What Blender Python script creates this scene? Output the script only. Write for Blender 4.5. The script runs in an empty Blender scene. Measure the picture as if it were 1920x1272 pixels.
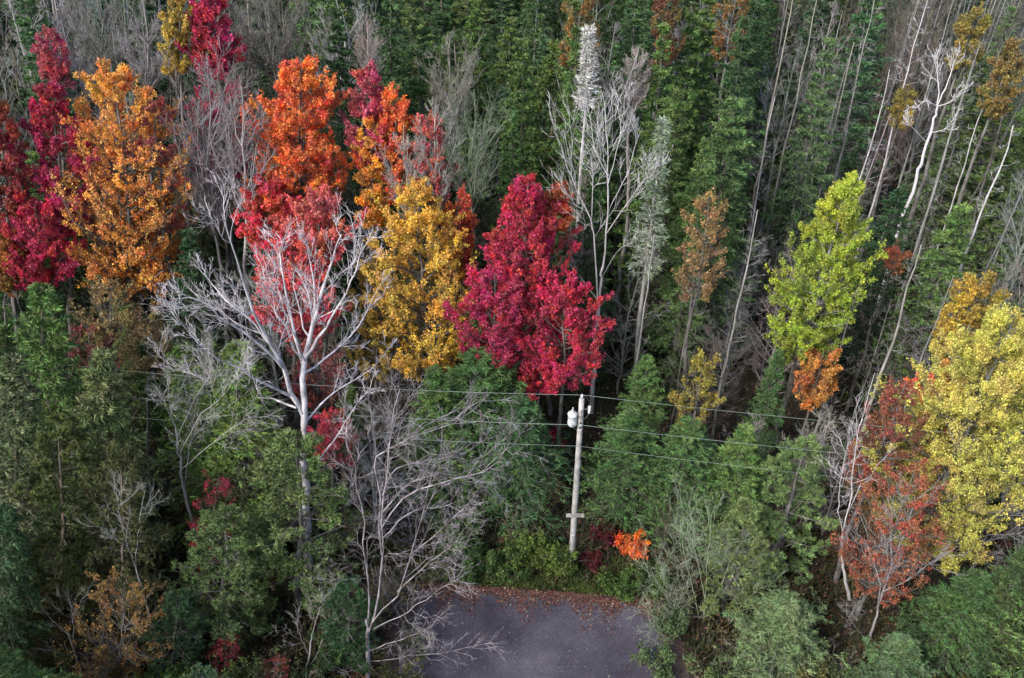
import bpy, math
import numpy as np
from mathutils import Vector, Matrix

# ------------------------------------------------------------------ camera, world, sun, exposure
scene = bpy.context.scene
CAMH, PITCH, FPX = 40.0, math.radians(40.0), 1800.0
SKY_STRENGTH, SUN_STRENGTH, SUN_ANGLE = 0.115, 1.5, 16.0
SUN_ELEV, SUN_AZ = 44.0, 228.0          # azimuth: compass direction the light comes from (180 = behind the camera)
EXPOSURE = 1.34

cam_d = bpy.data.cameras.new('camera')
cam = bpy.data.objects.new('camera', cam_d)
scene.collection.objects.link(cam)
scene.camera = cam
cam.location = (0, 0, CAMH)
cam.rotation_euler = (math.pi / 2 - PITCH, 0, 0)
cam_d.sensor_width = 36.0
cam_d.lens = 36.0 * FPX / 1920.0
cam_d.clip_start = 0.5
cam_d.clip_end = 2000.0

world = bpy.data.worlds.new('World')
scene.world = world
world.use_nodes = True
wn = world.node_tree
wn.nodes.clear()
sky = wn.nodes.new('ShaderNodeTexSky')
sky.sky_type = 'NISHITA'
sky.sun_disc = False
sky.sun_elevation = math.radians(SUN_ELEV)
sky.sun_rotation = math.radians(SUN_AZ)
sky.dust_density = 3.0
bg = wn.nodes.new('ShaderNodeBackground')
bg.inputs['Strength'].default_value = SKY_STRENGTH
wo = wn.nodes.new('ShaderNodeOutputWorld')
wn.links.new(sky.outputs[0], bg.inputs[0])
wn.links.new(bg.outputs[0], wo.inputs[0])

sun_d = bpy.data.lights.new('sun', 'SUN')
sun_d.energy = SUN_STRENGTH
sun_d.angle = math.radians(SUN_ANGLE)
sun_d.color = (1.0, 0.96, 0.92)
sun = bpy.data.objects.new('sun', sun_d)
scene.collection.objects.link(sun)
_a, _e = math.radians(SUN_AZ), math.radians(SUN_ELEV)
to_sun = Vector((math.sin(_a) * math.cos(_e), math.cos(_a) * math.cos(_e), math.sin(_e)))
sun.rotation_euler = to_sun.to_track_quat('Z', 'Y').to_euler()
sun.location = (0, 0, 80)

vs = scene.view_settings
vs.view_transform = 'Standard'
vs.look = 'None'
vs.exposure = EXPOSURE
vs.gamma = 1.0
vs.use_curve_mapping = False
scene.render.engine = 'CYCLES'
cy = scene.cycles
cy.max_bounces = 5
cy.diffuse_bounces = 3
cy.glossy_bounces = 1
cy.transmission_bounces = 3
cy.transparent_max_bounces = 4
cy.caustics_reflective = False
cy.caustics_refractive = False
cy.use_denoising = True
cy.use_adaptive_sampling = True
cy.adaptive_threshold = 0.02

# ------------------------------------------------------------------ helpers: projection
CP, SP = math.cos(PITCH), math.sin(PITCH)

def ray(px, py):
    u, v = (px - 960.0) / FPX, (636.0 - py) / FPX
    return np.array([u, CP + v * SP, -SP + v * CP])

def at_z(px, py, z):
    d = ray(px, py)
    return np.array([0, 0, CAMH]) + d * ((z - CAMH) / d[2])

def at_y(px, py, y):
    d = ray(px, py)
    return np.array([0, 0, CAMH]) + d * (y / d[1])

def proj(p):
    x, y, z = p[0], p[1], p[2] - CAMH
    dep = y * CP - z * SP
    return 960 + FPX * x / dep, 636 - FPX * (y * SP + z * CP) / dep, dep

def lin(c):
    """sRGB 0-255 triple to linear"""
    out = []
    for v in c[:3]:
        v = v / 255.0
        out.append(v / 12.92 if v <= 0.04045 else ((v + 0.055) / 1.055) ** 2.4)
    return out

# ------------------------------------------------------------------ helpers: materials
def new_mat(name):
    m = bpy.data.materials.new(name)
    m.use_nodes = True
    nt = m.node_tree
    nt.nodes.clear()
    return m, nt

def N(nt, kind, **kw):
    n = nt.nodes.new(kind)
    for k, v in kw.items():
        setattr(n, k, v)
    return n

def L(nt, a, b):
    nt.links.new(a, b)

def math_node(nt, op, a, b=None, clamp=False):
    n = N(nt, 'ShaderNodeMath', operation=op, use_clamp=clamp)
    for i, v in enumerate((a, b)):
        if v is None:
            continue
        if isinstance(v, (int, float)):
            n.inputs[i].default_value = v
        else:
            L(nt, v, n.inputs[i])
    return n.outputs[0]

def mix_color(nt, fac, a, b, mode='MIX'):
    n = N(nt, 'ShaderNodeMix', data_type='RGBA', blend_type=mode)
    if isinstance(fac, (int, float)):
        n.inputs[0].default_value = fac
    else:
        L(nt, fac, n.inputs[0])
    for i, v in ((6, a), (7, b)):
        if isinstance(v, (tuple, list)):
            n.inputs[i].default_value = (v[0], v[1], v[2], 1)
        else:
            L(nt, v, n.inputs[i])
    return n.outputs[2]

def obj_attr(nt, name, kind='OBJECT'):
    return N(nt, 'ShaderNodeAttribute', attribute_type=kind, attribute_name=name)

def foliage_material(name, trans, rough, tone_lo, tone_hi, fade_at, fa, fb):
    m, nt = new_mat(name)
    oi = N(nt, 'ShaderNodeObjectInfo')
    tint = obj_attr(nt, 'tint')
    grad = obj_attr(nt, 'grad')
    clump = obj_attr(nt, 'clump', 'GEOMETRY')
    tone = obj_attr(nt, 'tone', 'GEOMETRY')
    hgt = obj_attr(nt, 'hgt', 'GEOMETRY')
    tc = N(nt, 'ShaderNodeTexCoord')
    noi = N(nt, 'ShaderNodeTexNoise')
    noi.inputs['Scale'].default_value = 0.55
    noi.inputs['Detail'].default_value = 3.0
    L(nt, tc.outputs['Object'], noi.inputs['Vector'])
    nf = math_node(nt, 'MULTIPLY_ADD', noi.outputs['Fac'], 3.0)
    nf.node.inputs[2].default_value = -1.0
    a = math_node(nt, 'MULTIPLY', nf, 0.6)
    b = math_node(nt, 'MULTIPLY', clump.outputs['Fac'], 0.5)
    f1 = math_node(nt, 'ADD', a, b, clamp=True)
    h2 = math_node(nt, 'ADD', math_node(nt, 'SUBTRACT', f1, 0.5), math_node(nt, 'MULTIPLY', math_node(nt, 'SUBTRACT', hgt.outputs['Fac'], 0.80), 1.5))
    h3 = math_node(nt, 'ADD', h2, 0.5, clamp=True)
    mixf = N(nt, 'ShaderNodeMix', data_type='FLOAT')
    L(nt, grad.outputs['Fac'], mixf.inputs[0])
    L(nt, f1, mixf.inputs[2])
    L(nt, h3, mixf.inputs[3])
    col = mix_color(nt, mixf.outputs[0], oi.outputs['Color'], tint.outputs['Color'])
    hsv = N(nt, 'ShaderNodeHueSaturation')
    L(nt, col, hsv.inputs['Color'])
    mr = N(nt, 'ShaderNodeMapRange')
    mr.inputs['To Min'].default_value = tone_lo
    mr.inputs['To Max'].default_value = tone_hi
    L(nt, tone.outputs['Fac'], mr.inputs['Value'])
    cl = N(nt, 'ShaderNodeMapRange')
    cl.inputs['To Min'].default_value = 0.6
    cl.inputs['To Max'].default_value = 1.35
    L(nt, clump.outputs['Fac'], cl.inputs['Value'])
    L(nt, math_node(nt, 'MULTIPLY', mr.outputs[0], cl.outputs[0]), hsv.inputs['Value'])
    wn_ = N(nt, 'ShaderNodeTexWhiteNoise', noise_dimensions='1D')
    L(nt, tone.outputs['Fac'], wn_.inputs['W'])
    hm = N(nt, 'ShaderNodeMapRange')
    hm.inputs['To Min'].default_value = 0.476
    hm.inputs['To Max'].default_value = 0.524
    L(nt, wn_.outputs['Value'], hm.inputs['Value'])
    n4 = N(nt, 'ShaderNodeTexNoise')
    n4.inputs['Scale'].default_value = 0.8
    n4.inputs['Detail'].default_value = 4.0
    L(nt, tc.outputs['Object'], n4.inputs['Vector'])
    hh = math_node(nt, 'MULTIPLY', math_node(nt, 'SUBTRACT', n4.outputs['Fac'], 0.5), 0.12)
    L(nt, math_node(nt, 'ADD', hm.outputs[0], hh), hsv.inputs['Hue'])
    sm = N(nt, 'ShaderNodeMapRange')
    sm.inputs['To Min'].default_value = 0.88
    sm.inputs['To Max'].default_value = 1.0
    L(nt, clump.outputs['Fac'], sm.inputs['Value'])
    L(nt, sm.outputs[0], hsv.inputs['Saturation'])
    # some leaves are faded brown or still green; whole patches fade a little
    wn2 = N(nt, 'ShaderNodeTexWhiteNoise', noise_dimensions='1D')
    L(nt, math_node(nt, 'ADD', tone.outputs['Fac'], 3.7), wn2.inputs['W'])
    n3 = N(nt, 'ShaderNodeTexNoise')
    n3.inputs['Scale'].default_value = 1.1
    n3.inputs['Detail'].default_value = 2.0
    L(nt, tc.outputs['Object'], n3.inputs['Vector'])
    thr = math_node(nt, 'SUBTRACT', math_node(nt, 'ADD', wn2.outputs['Value'], math_node(nt, 'MULTIPLY', n3.outputs['Fac'], 1.2)), fade_at)
    fadef = math_node(nt, 'MULTIPLY', thr, 2.5, clamp=True)
    fadec = mix_color(nt, wn_.outputs['Value'], fa, fb)
    fin = mix_color(nt, math_node(nt, 'MULTIPLY', fadef, 0.6), hsv.outputs[0], fadec)
    pb = N(nt, 'ShaderNodeBsdfPrincipled')
    pb.inputs['Roughness'].default_value = rough
    pb.inputs['Specular IOR Level'].default_value = 0.3
    L(nt, fin, pb.inputs['Base Color'])
    tr = N(nt, 'ShaderNodeBsdfTranslucent')
    L(nt, fin, tr.inputs['Color'])
    ms = N(nt, 'ShaderNodeMixShader')
    ms.inputs[0].default_value = trans
    L(nt, pb.outputs[0], ms.inputs[1])
    L(nt, tr.outputs[0], ms.inputs[2])
    out = N(nt, 'ShaderNodeOutputMaterial')
    L(nt, ms.outputs[0], out.inputs[0])
    return m

def bark_material():
    m, nt = new_mat('bark')
    oi = N(nt, 'ShaderNodeObjectInfo')
    tint = obj_attr(nt, 'tint')
    tc = N(nt, 'ShaderNodeTexCoord')
    mp = N(nt, 'ShaderNodeMapping')
    mp.inputs['Scale'].default_value = (1, 1, 0.35)
    L(nt, tc.outputs['Object'], mp.inputs['Vector'])
    noi = N(nt, 'ShaderNodeTexNoise')
    noi.inputs['Scale'].default_value = 3.2
    noi.inputs['Detail'].default_value = 5
    L(nt, mp.outputs[0], noi.inputs['Vector'])
    cr = N(nt, 'ShaderNodeValToRGB')
    cr.color_ramp.elements[0].position = 0.38
    cr.color_ramp.elements[1].position = 0.66
    L(nt, noi.outputs['Fac'], cr.inputs[0])
    col = mix_color(nt, cr.outputs[0], tint.outputs['Color'], oi.outputs['Color'])
    n2 = N(nt, 'ShaderNodeTexNoise')
    n2.inputs['Scale'].default_value = 22
    L(nt, tc.outputs['Object'], n2.inputs['Vector'])
    mr = N(nt, 'ShaderNodeMapRange')
    mr.inputs['To Min'].default_value = 0.6
    mr.inputs['To Max'].default_value = 1.4
    L(nt, n2.outputs['Fac'], mr.inputs['Value'])
    hsv = N(nt, 'ShaderNodeHueSaturation')
    L(nt, col, hsv.inputs['Color'])
    L(nt, mr.outputs[0], hsv.inputs['Value'])
    bump = N(nt, 'ShaderNodeBump')
    bump.inputs['Strength'].default_value = 0.5
    bump.inputs['Distance'].default_value = 0.03
    L(nt, n2.outputs['Fac'], bump.inputs['Height'])
    pb = N(nt, 'ShaderNodeBsdfPrincipled')
    pb.inputs['Roughness'].default_value = 0.85
    pb.inputs['Specular IOR Level'].default_value = 0.2
    L(nt, hsv.outputs[0], pb.inputs['Base Color'])
    L(nt, bump.outputs[0], pb.inputs['Normal'])
    out = N(nt, 'ShaderNodeOutputMaterial')
    L(nt, pb.outputs[0], out.inputs[0])
    return m

def surface_material(name, stops, scale, rough=0.9, bump=0.3, scale2=14.0, metal=0.0, detail=8, fine=0.5):
    """noise mixed colours, with finer noise for value and relief"""
    m, nt = new_mat(name)
    tc = N(nt, 'ShaderNodeTexCoord')
    noi = N(nt, 'ShaderNodeTexNoise')
    noi.inputs['Scale'].default_value = scale
    noi.inputs['Detail'].default_value = detail
    noi.inputs['Roughness'].default_value = 0.65
    L(nt, tc.outputs['Object'], noi.inputs['Vector'])
    cr = N(nt, 'ShaderNodeValToRGB')
    while len(cr.color_ramp.elements) < len(stops):
        cr.color_ramp.elements.new(0.5)
    for i, (p, c) in enumerate(stops):
        cr.color_ramp.elements[i].position = p
        cr.color_ramp.elements[i].color = (*c, 1)
    L(nt, noi.outputs['Fac'], cr.inputs[0])
    n2 = N(nt, 'ShaderNodeTexNoise')
    n2.inputs['Scale'].default_value = scale2
    n2.inputs['Detail'].default_value = 6
    L(nt, tc.outputs['Object'], n2.inputs['Vector'])
    mr = N(nt, 'ShaderNodeMapRange')
    mr.inputs['To Min'].default_value = 1 - fine
    mr.inputs['To Max'].default_value = 1 + fine
    L(nt, n2.outputs['Fac'], mr.inputs['Value'])
    hsv = N(nt, 'ShaderNodeHueSaturation')
    L(nt, cr.outputs[0], hsv.inputs['Color'])
    L(nt, mr.outputs[0], hsv.inputs['Value'])
    bp = N(nt, 'ShaderNodeBump')
    bp.inputs['Strength'].default_value = bump
    bp.inputs['Distance'].default_value = 0.04
    L(nt, n2.outputs['Fac'], bp.inputs['Height'])
    pb = N(nt, 'ShaderNodeBsdfPrincipled')
    pb.inputs['Roughness'].default_value = rough
    pb.inputs['Metallic'].default_value = metal
    L(nt, hsv.outputs[0], pb.inputs['Base Color'])
    L(nt, bp.outputs[0], pb.inputs['Normal'])
    out = N(nt, 'ShaderNodeOutputMaterial')
    L(nt, pb.outputs[0], out.inputs[0])
    return m

def litter_material():
    """fallen leaves: every leaf its own colour from a ramp"""
    m, nt = new_mat('fallen_leaf')
    tone = obj_attr(nt, 'tone', 'GEOMETRY')
    cr = N(nt, 'ShaderNodeValToRGB')
    cols = [(0.0, (.05, .028, .018)), (0.3, (.10, .055, .03)), (0.5, (.16, .10, .055)), (0.65, (.17, .03, .03)), (0.8, (.22, .10, .05)), (0.9, (.34, .29, .20))]
    while len(cr.color_ramp.elements) < len(cols):
        cr.color_ramp.elements.new(0.5)
    for i, (p, c) in enumerate(cols):
        cr.color_ramp.elements[i].position = p
        cr.color_ramp.elements[i].color = (*c, 1)
    L(nt, tone.outputs['Fac'], cr.inputs[0])
    col = mix_color(nt, 1.0, cr.outputs[0], N(nt, 'ShaderNodeObjectInfo').outputs['Color'], 'MULTIPLY')
    pb = N(nt, 'ShaderNodeBsdfPrincipled')
    pb.inputs['Roughness'].default_value = 0.8
    L(nt, col, pb.inputs['Base Color'])
    out = N(nt, 'ShaderNodeOutputMaterial')
    L(nt, pb.outputs[0], out.inputs[0])
    return m

M_LEAF = foliage_material('broad_leaf', 0.30, 0.55, 0.55, 1.5, 1.36, (.10, .12, .035), (.20, .12, .07))
M_NEEDLE = foliage_material('needles', 0.15, 0.6, 0.45, 2.0, 1.35, (.06, .085, .03), (.12, .11, .05))
M_BARK = bark_material()
M_GROUND = surface_material('forest_floor', [(0.3, (.014, .011, .008)), (0.48, (.030, .023, .016)), (0.6, (.022, .030, .013)), (0.72, (.055, .038, .024))], 0.6)
M_ROAD = surface_material('asphalt', [(0.3, (.020, .017, .029)), (0.45, (.042, .038, .054)), (0.57, (.060, .055, .074)), (0.70, (.090, .084, .104))], 0.32, rough=0.9, bump=0.5, scale2=9, fine=0.6, detail=12)
M_SHOULDER = surface_material('gravel_shoulder', [(0.35, (.03, .024, .02)), (0.5, (.06, .046, .045)), (0.62, (.07, .04, .04)), (0.7, (.035, .045, .02))], 1.6, scale2=24)
M_POLE = surface_material('weathered_pole_wood', [(0.34, (.17, .15, .13)), (0.5, (.40, .39, .37)), (0.66, (.56, .55, .53))], 1.6, rough=0.85, bump=0.6, scale2=18, fine=0.4)
M_METAL = surface_material('painted_metal', [(0.3, (.52, .54, .56)), (0.7, (.66, .68, .70))], 3.0, rough=0.4, bump=0.05, fine=0.1)
M_DARKM = surface_material('dark_galvanised_metal', [(0.3, (.10, .10, .10)), (0.7, (.18, .18, .18))], 3.0, rough=0.5, bump=0.05, metal=0.6, fine=0.1)
M_PORC = surface_material('porcelain', [(0.3, (.55, .56, .54)), (0.7, (.72, .73, .70))], 3.0, rough=0.2, bump=0.0, fine=0.05)
M_WIRE = surface_material('aluminium_wire', [(0.3, (.16, .22, .19)), (0.7, (.26, .32, .28))], 0.4, rough=0.45, bump=0.0, metal=0.0, fine=0.1)
M_LITTER = litter_material()

# ------------------------------------------------------------------ helpers: geometry with numpy
UPV = np.array([0, 0, 1.0])

def norm(v):
    return v / np.maximum(np.linalg.norm(v, axis=-1, keepdims=True), 1e-9)

def resample(pts, K):
    """smooth curve through a few control points, K samples"""
    pts = np.asarray(pts, float)
    n = len(pts)
    if n == 2:
        t = np.linspace(0, 1, K)[:, None]
        return pts[0] * (1 - t) + pts[1] * t
    ext = np.vstack([2 * pts[0] - pts[1], pts, 2 * pts[-1] - pts[-2]])
    out = []
    for s in np.linspace(0, n - 1 - 1e-6, K):
        i = int(s)
        f = s - i
        p0, p1, p2, p3 = ext[i], ext[i + 1], ext[i + 2], ext[i + 3]
        out.append(0.5 * ((2 * p1) + (-p0 + p2) * f + (2 * p0 - 5 * p1 + 4 * p2 - p3) * f ** 2 + (-p0 + 3 * p1 - 3 * p2 + p3) * f ** 3))
    return np.array(out)

class Tubes:
    def __init__(self):
        self.v, self.f, self.t, self.n = [], [], [], 0
    def spikes(self, P, r0):
        """thin twigs: a three sided point per branch, bent once when the branch has a middle"""
        P = np.asarray(P, float)
        M_, K = P.shape[:2]
        if K >= 3:
            P = P[:, [0, K // 2, K - 1]]
            K = 3
        else:
            P = P[:, [0, -1]]
            K = 2
        r0 = np.broadcast_to(np.asarray(r0, float), (M_,))
        tan = norm(P[:, -1] - P[:, 0])
        ref = np.where(np.abs(tan[:, 2:3]) > 0.8, np.array([1.0, 0.13, 0]), np.array([0.07, 0.1, 1.0]))
        u = norm(np.cross(tan, ref))
        w = np.cross(tan, u)
        ang = np.arange(3) * 2 * np.pi / 3
        ring = (u[:, None] * np.cos(ang)[None, :, None] + w[:, None] * np.sin(ang)[None, :, None]) * r0[:, None, None]
        vs_ = [P[:, 0][:, None] + ring]
        if K == 3:
            vs_.append(P[:, 1][:, None] + ring * 0.65)
        vs_.append(P[:, -1][:, None])
        V = np.concatenate(vs_, axis=1)
        per = V.shape[1]
        self.v.append(V.reshape(-1, 3))
        base = self.n + np.arange(M_) * per
        if K == 3:
            for j in range(3):
                j2 = (j + 1) % 3
                self.f.append(np.stack([base + j, base + j2, base + 3 + j2, base + 3 + j], -1))
                self.t.append(np.stack([base + 3 + j, base + 3 + j2, base + 6], -1))
        else:
            for j in range(3):
                self.t.append(np.stack([base + j, base + (j + 1) % 3, base + 3], -1))
        self.n += M_ * per
    def add(self, P, r0, r1, sides=3, power=1.0):
        """P (M,K,3) polylines, radii (M,) from r0 to r1"""
        P = np.asarray(P, float)
        if P.ndim == 2:
            P = P[None]
        M_, K = P.shape[:2]
        r0 = np.broadcast_to(np.asarray(r0, float), (M_,))
        r1 = np.broadcast_to(np.asarray(r1, float), (M_,))
        tan = np.empty_like(P)
        tan[:, 1:-1] = P[:, 2:] - P[:, :-2]
        tan[:, 0] = P[:, 1] - P[:, 0]
        tan[:, -1] = P[:, -1] - P[:, -2]
        tan = norm(tan)
        ref = np.where(np.abs(tan[:, :1, 2:3]) > 0.8, np.array([1.0, 0.13, 0]), np.array([0.07, 0.1, 1.0]))
        u = norm(np.cross(tan, np.broadcast_to(ref, tan.shape)))
        w = np.cross(tan, u)
        s = (np.linspace(0, 1, K) ** power)[None, :]
        rad = r0[:, None] * (1 - s) + r1[:, None] * s
        ang = np.arange(sides) * 2 * np.pi / sides
        ring = u[:, :, None] * np.cos(ang)[None, None, :, None] + w[:, :, None] * np.sin(ang)[None, None, :, None]
        V = P[:, :, None] + ring * rad[:, :, None, None]
        self.v.append(V.reshape(-1, 3))
        base = self.n + (np.arange(M_) * K * sides)[:, None, None]
        k = (np.arange(K - 1) * sides)[None, :, None]
        j = np.arange(sides)[None, None, :]
        j2 = (j + 1) % sides
        a, b, c, d = base + k + j, base + k + j2, base + k + sides + j2, base + k + sides + j
        F = np.stack(np.broadcast_arrays(a, b, c, d), axis=-1).reshape(-1, 4)
        self.f.append(F)
        self.n += M_ * K * sides
    def mesh(self, name, mat, smooth=True):
        return make_mesh(name, np.vstack(self.v), [np.vstack(q) for q in (self.f, self.t) if q], mat, smooth)

def make_mesh(name, V, F, mat, smooth=False, attrs=None):
    me = bpy.data.meshes.new(name)
    Fs = F if isinstance(F, list) else [F]
    nf = sum(len(f) for f in Fs)
    loops = np.concatenate([np.ascontiguousarray(f, dtype=np.int32).ravel() for f in Fs])
    sizes = np.concatenate([np.full(len(f), f.shape[1], dtype=np.int64) for f in Fs])
    me.vertices.add(len(V))
    me.vertices.foreach_set('co', np.ascontiguousarray(V, dtype=np.float32).ravel())
    me.loops.add(len(loops))
    me.loops.foreach_set('vertex_index', loops)
    me.polygons.add(nf)
    me.polygons.foreach_set('loop_start', (np.cumsum(sizes) - sizes).astype(np.int32))
    if smooth:
        me.polygons.foreach_set('use_smooth', np.ones(nf, dtype=bool))
    if attrs:
        for an, arr in attrs.items():
            at = me.attributes.new(an, 'FLOAT', 'FACE')
            at.data.foreach_set('value', np.ascontiguousarray(arr, dtype=np.float32))
    me.update(calc_edges=True)
    me.materials.append(mat)
    return me

def point_on(P, idx, t):
    K = P.shape[1]
    s = t * (K - 1) * 0.99999
    i = s.astype(int)
    f = (s - i)[:, None]
    a, b = P[idx, i], P[idx, i + 1]
    return a * (1 - f) + b * f, norm(b - a)

def children(P, r0, r1, n, rng, t=(0.2, 1.0), ang=(30, 55), length=1.0, rr=0.6, rend=0.25, trop=0.0, K=4, fall=0.5, wig=0.06, planar=0.0, rmin=0.004, bias=None):
    """side branches of a set of branches"""
    Mn = P.shape[0]
    idx = np.repeat(np.arange(Mn), n)
    m = len(idx)
    tt = rng.uniform(t[0], t[1], m)
    st, tg = point_on(P, idx, tt)
    rand = rng.normal(size=(m, 3))
    if planar > 0:
        side = np.cross(tg, UPV) * np.where(rng.random(m) < 0.5, -1, 1)[:, None]
        rand = side * planar + rand * (1 - planar)
    if bias is not None:
        rand = rand + np.asarray(bias)
    perp = norm(rand - tg * np.sum(rand * tg, axis=1, keepdims=True))
    a = np.radians(rng.uniform(ang[0], ang[1], m))[:, None]
    d = tg * np.cos(a) + perp * np.sin(a)
    Lb = np.broadcast_to(np.asarray(length, float), (Mn,))[idx]
    Ln = Lb * (1 - fall * (tt - t[0]) / max(t[1] - t[0], 1e-6)) * rng.uniform(0.6, 1.25, m)
    s = np.linspace(0, 1, K)[None, :, None]
    pts = st[:, None] + d[:, None] * s * Ln[:, None, None] + UPV * trop * s ** 2 * Ln[:, None, None]
    w = np.cumsum(rng.normal(size=(m, K, 3)) * wig, axis=1) * Ln[:, None, None]
    w -= w[:, :1]
    pts = pts + w
    ra = r0[idx] * (1 - tt) + r1[idx] * tt
    c0 = np.maximum(ra * rr, rmin)
    return pts, c0, np.maximum(c0 * rend, rmin * 0.6), idx, tt

def kites(C, D, Lk, W, rng, tone, clump, hgt, lift=0.12):
    """leaf shaped quads starting at C and pointing along D"""
    m = len(C)
    D = norm(D)
    R = rng.normal(size=(m, 3))
    R[:, 2] *= 0.45
    S = norm(np.cross(D, R))
    Nn = np.cross(S, D)
    Lk = np.broadcast_to(Lk, (m,))[:, None]
    W = np.broadcast_to(W, (m,))[:, None]
    V = np.empty((m, 3, 3))
    V[:, 0] = C - S * W * 0.55 + D * Lk * 0.1
    V[:, 1] = C + S * W * 0.55 + D * Lk * rng.uniform(-0.1, 0.35, (m, 1)) + Nn * Lk * lift
    V[:, 2] = C + D * Lk
    F = np.arange(m * 3).reshape(m, 3)
    return V.reshape(-1, 3), F, {'tone': tone, 'clump': clump, 'hgt': hgt}

# ------------------------------------------------------------------ tree builders: return {part name: (mesh, material slot)}
def trunk_line(H, rng, wander=0.02, K=14):
    z = np.linspace(0, H, K)
    w = np.cumsum(rng.normal(size=(K, 2)), axis=0) * wander * H / K ** 0.5
    w -= np.linspace(0, 1, K)[:, None] * w[-1] * 0.7 + w[0]
    return np.column_stack([w[:, 0], w[:, 1], z])

PROF = {
    'oval': lambda u: np.sin(np.pi * np.clip(u * 0.86 + 0.14, 0, 1)) ** 0.7 * 1.0,
    'egg': lambda u: np.clip(1.25 * (1 - u) ** 0.62 * (0.45 + u * 1.2), 0, 1),
    'flame': lambda u: np.clip((1 - u) ** 0.8 * (0.75 + 0.9 * u), 0, 1),
    'round': lambda u: np.sqrt(np.clip(1 - (2 * u - 1) ** 2, 0.05, 1)),
    'fan': lambda u: np.clip(0.25 + 0.95 * u ** 0.8, 0, 1) * np.where(u > 0.85, (1 - u) / 0.15 * 0.55 + 0.45, 1),
    'column': lambda u: 0.8 + 0.2 * np.sin(np.pi * u) - 0.4 * np.clip(u - 0.8, 0, 1) * 4,
}

def limbs_to_targets(T, H, R, zb, prof, n1, rng, steep, lean=0.0, K=8):
    u = (np.arange(n1) + rng.random(n1)) / n1
    az = np.arange(n1) * 2.39996 + rng.uniform(0, 6.28) + rng.normal(size=n1) * 0.3
    fr = rng.uniform(0.5, 1.12, n1)
    pr = PROF[prof](u)
    rad = R * pr * fr
    zt = zb + u * (H - zb) * (0.97 + 0.05 * rng.random(n1))
    drop = rad / math.tan(math.radians(steep)) * rng.uniform(0.75, 1.2, n1)
    z0 = np.clip(zt - drop, max(zb * 0.72, 0.3), H * 0.97)
    ts = z0 / H
    st, _ = point_on(T[None], np.zeros(n1, int), ts)
    en = np.column_stack([np.cos(az) * rad, np.sin(az) * rad, np.maximum(zt, z0 + 0.1)])
    en[:, :2] += point_on(T[None], np.zeros(n1, int), np.clip(zt / H, 0, 1))[0][:, :2]
    out = np.column_stack([np.cos(az), np.sin(az), np.zeros(n1)])
    dz = (en[:, 2] - st[:, 2])
    mid = st + out * (rad * 0.62)[:, None] + UPV * (dz * 0.38)[:, None]
    s = np.linspace(0, 1, K)[None, :, None]
    P = (1 - s) ** 2 * st[:, None] + 2 * s * (1 - s) * mid[:, None] + s ** 2 * en[:, None]
    w = np.cumsum(rng.normal(size=(n1, K, 3)) * 0.02, axis=1)
    w -= w[:, :1]
    P = P + w * np.linalg.norm(en - st, axis=1)[:, None, None]
    ln = np.linalg.norm(en - st, axis=1)
    return P, ln, ts, u

def build_leafy(seed, H, R, zb, prof='egg', n1=44, n2=9, n3=5, leaf=0.17, per=8, steep=42, tuft=0.24, trunk_r=None, keep=0.86, jit=0.05, up=0.45):
    rng = np.random.default_rng(seed)
    T = trunk_line(H, rng)
    tr = trunk_r or 0.011 * H
    tk = Tubes(); tk.add(T, tr, tr * 0.1, 8)
    P, ln, ts, u = limbs_to_targets(T, max(H - 0.3, H * .93), R, zb, prof, n1, rng, steep)
    r0 = tr * (1 - 0.85 * ts) * 0.5
    bt = Tubes(); bt.add(P[:, ::2] if P.shape[1] % 2 else P[:, [0, 2, 4, 5, 7]], r0, r0 * 0.25, 4)
    L2 = np.maximum(ln * tuft, 0.42)
    P2, a0, a1, i2, _ = children(P, r0, r0 * 0.25, n2, rng, (0.18, 1.0), (18, 50), L2 * 1.15, 0.5, trop=up, K=4, fall=0.3)
    bt.spikes(P2, a0)
    ln2 = np.linalg.norm(P2[:, -1] - P2[:, 0], axis=1)
    P3, b0, b1, i3, _ = children(P2, a0, a1, n3, rng, (0.15, 1.0), (20, 50), np.maximum(ln2 * 0.30, 0.18), 0.5, trop=up, K=3, fall=0.3, rmin=0.003)
    if keep < 0.66:
        bt.spikes(P3[:, [0, 2]], b0)
    cl1 = rng.random(n1)
    cl2 = np.clip(cl1[i2] * 0.5 + rng.random(len(i2)) * 0.5, 0, 1)
    live = rng.random(len(i2)) < keep
    cl3 = cl2[i3]
    lv3 = live[i3]
    idx = np.repeat(np.nonzero(lv3)[0], per)
    m = len(idx)
    st, tg = point_on(P3, idx, rng.uniform(0.1, 1.0, m))
    C = st + rng.normal(size=(m, 3)) * jit
    D = tg * 0.5 + rng.normal(size=(m, 3)) * 0.7 + UPV * (0.1 + up * 0.4)
    lk = leaf * (0.55 + 0.95 * rng.random(m) ** 1.6)
    hg = np.clip((C[:, 2] - zb) / max(H - zb, 0.1), 0, 1)
    V, F, at = kites(C, D, lk, lk * rng.uniform(0.65, 0.95, m), rng, rng.random(m), cl3[idx], hg)
    return {'trunk': tk.mesh('trunk', M_BARK), 'branches': bt.mesh('branches', M_BARK), 'crown': make_mesh('crown', V, F, M_LEAF, attrs=at)}

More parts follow.
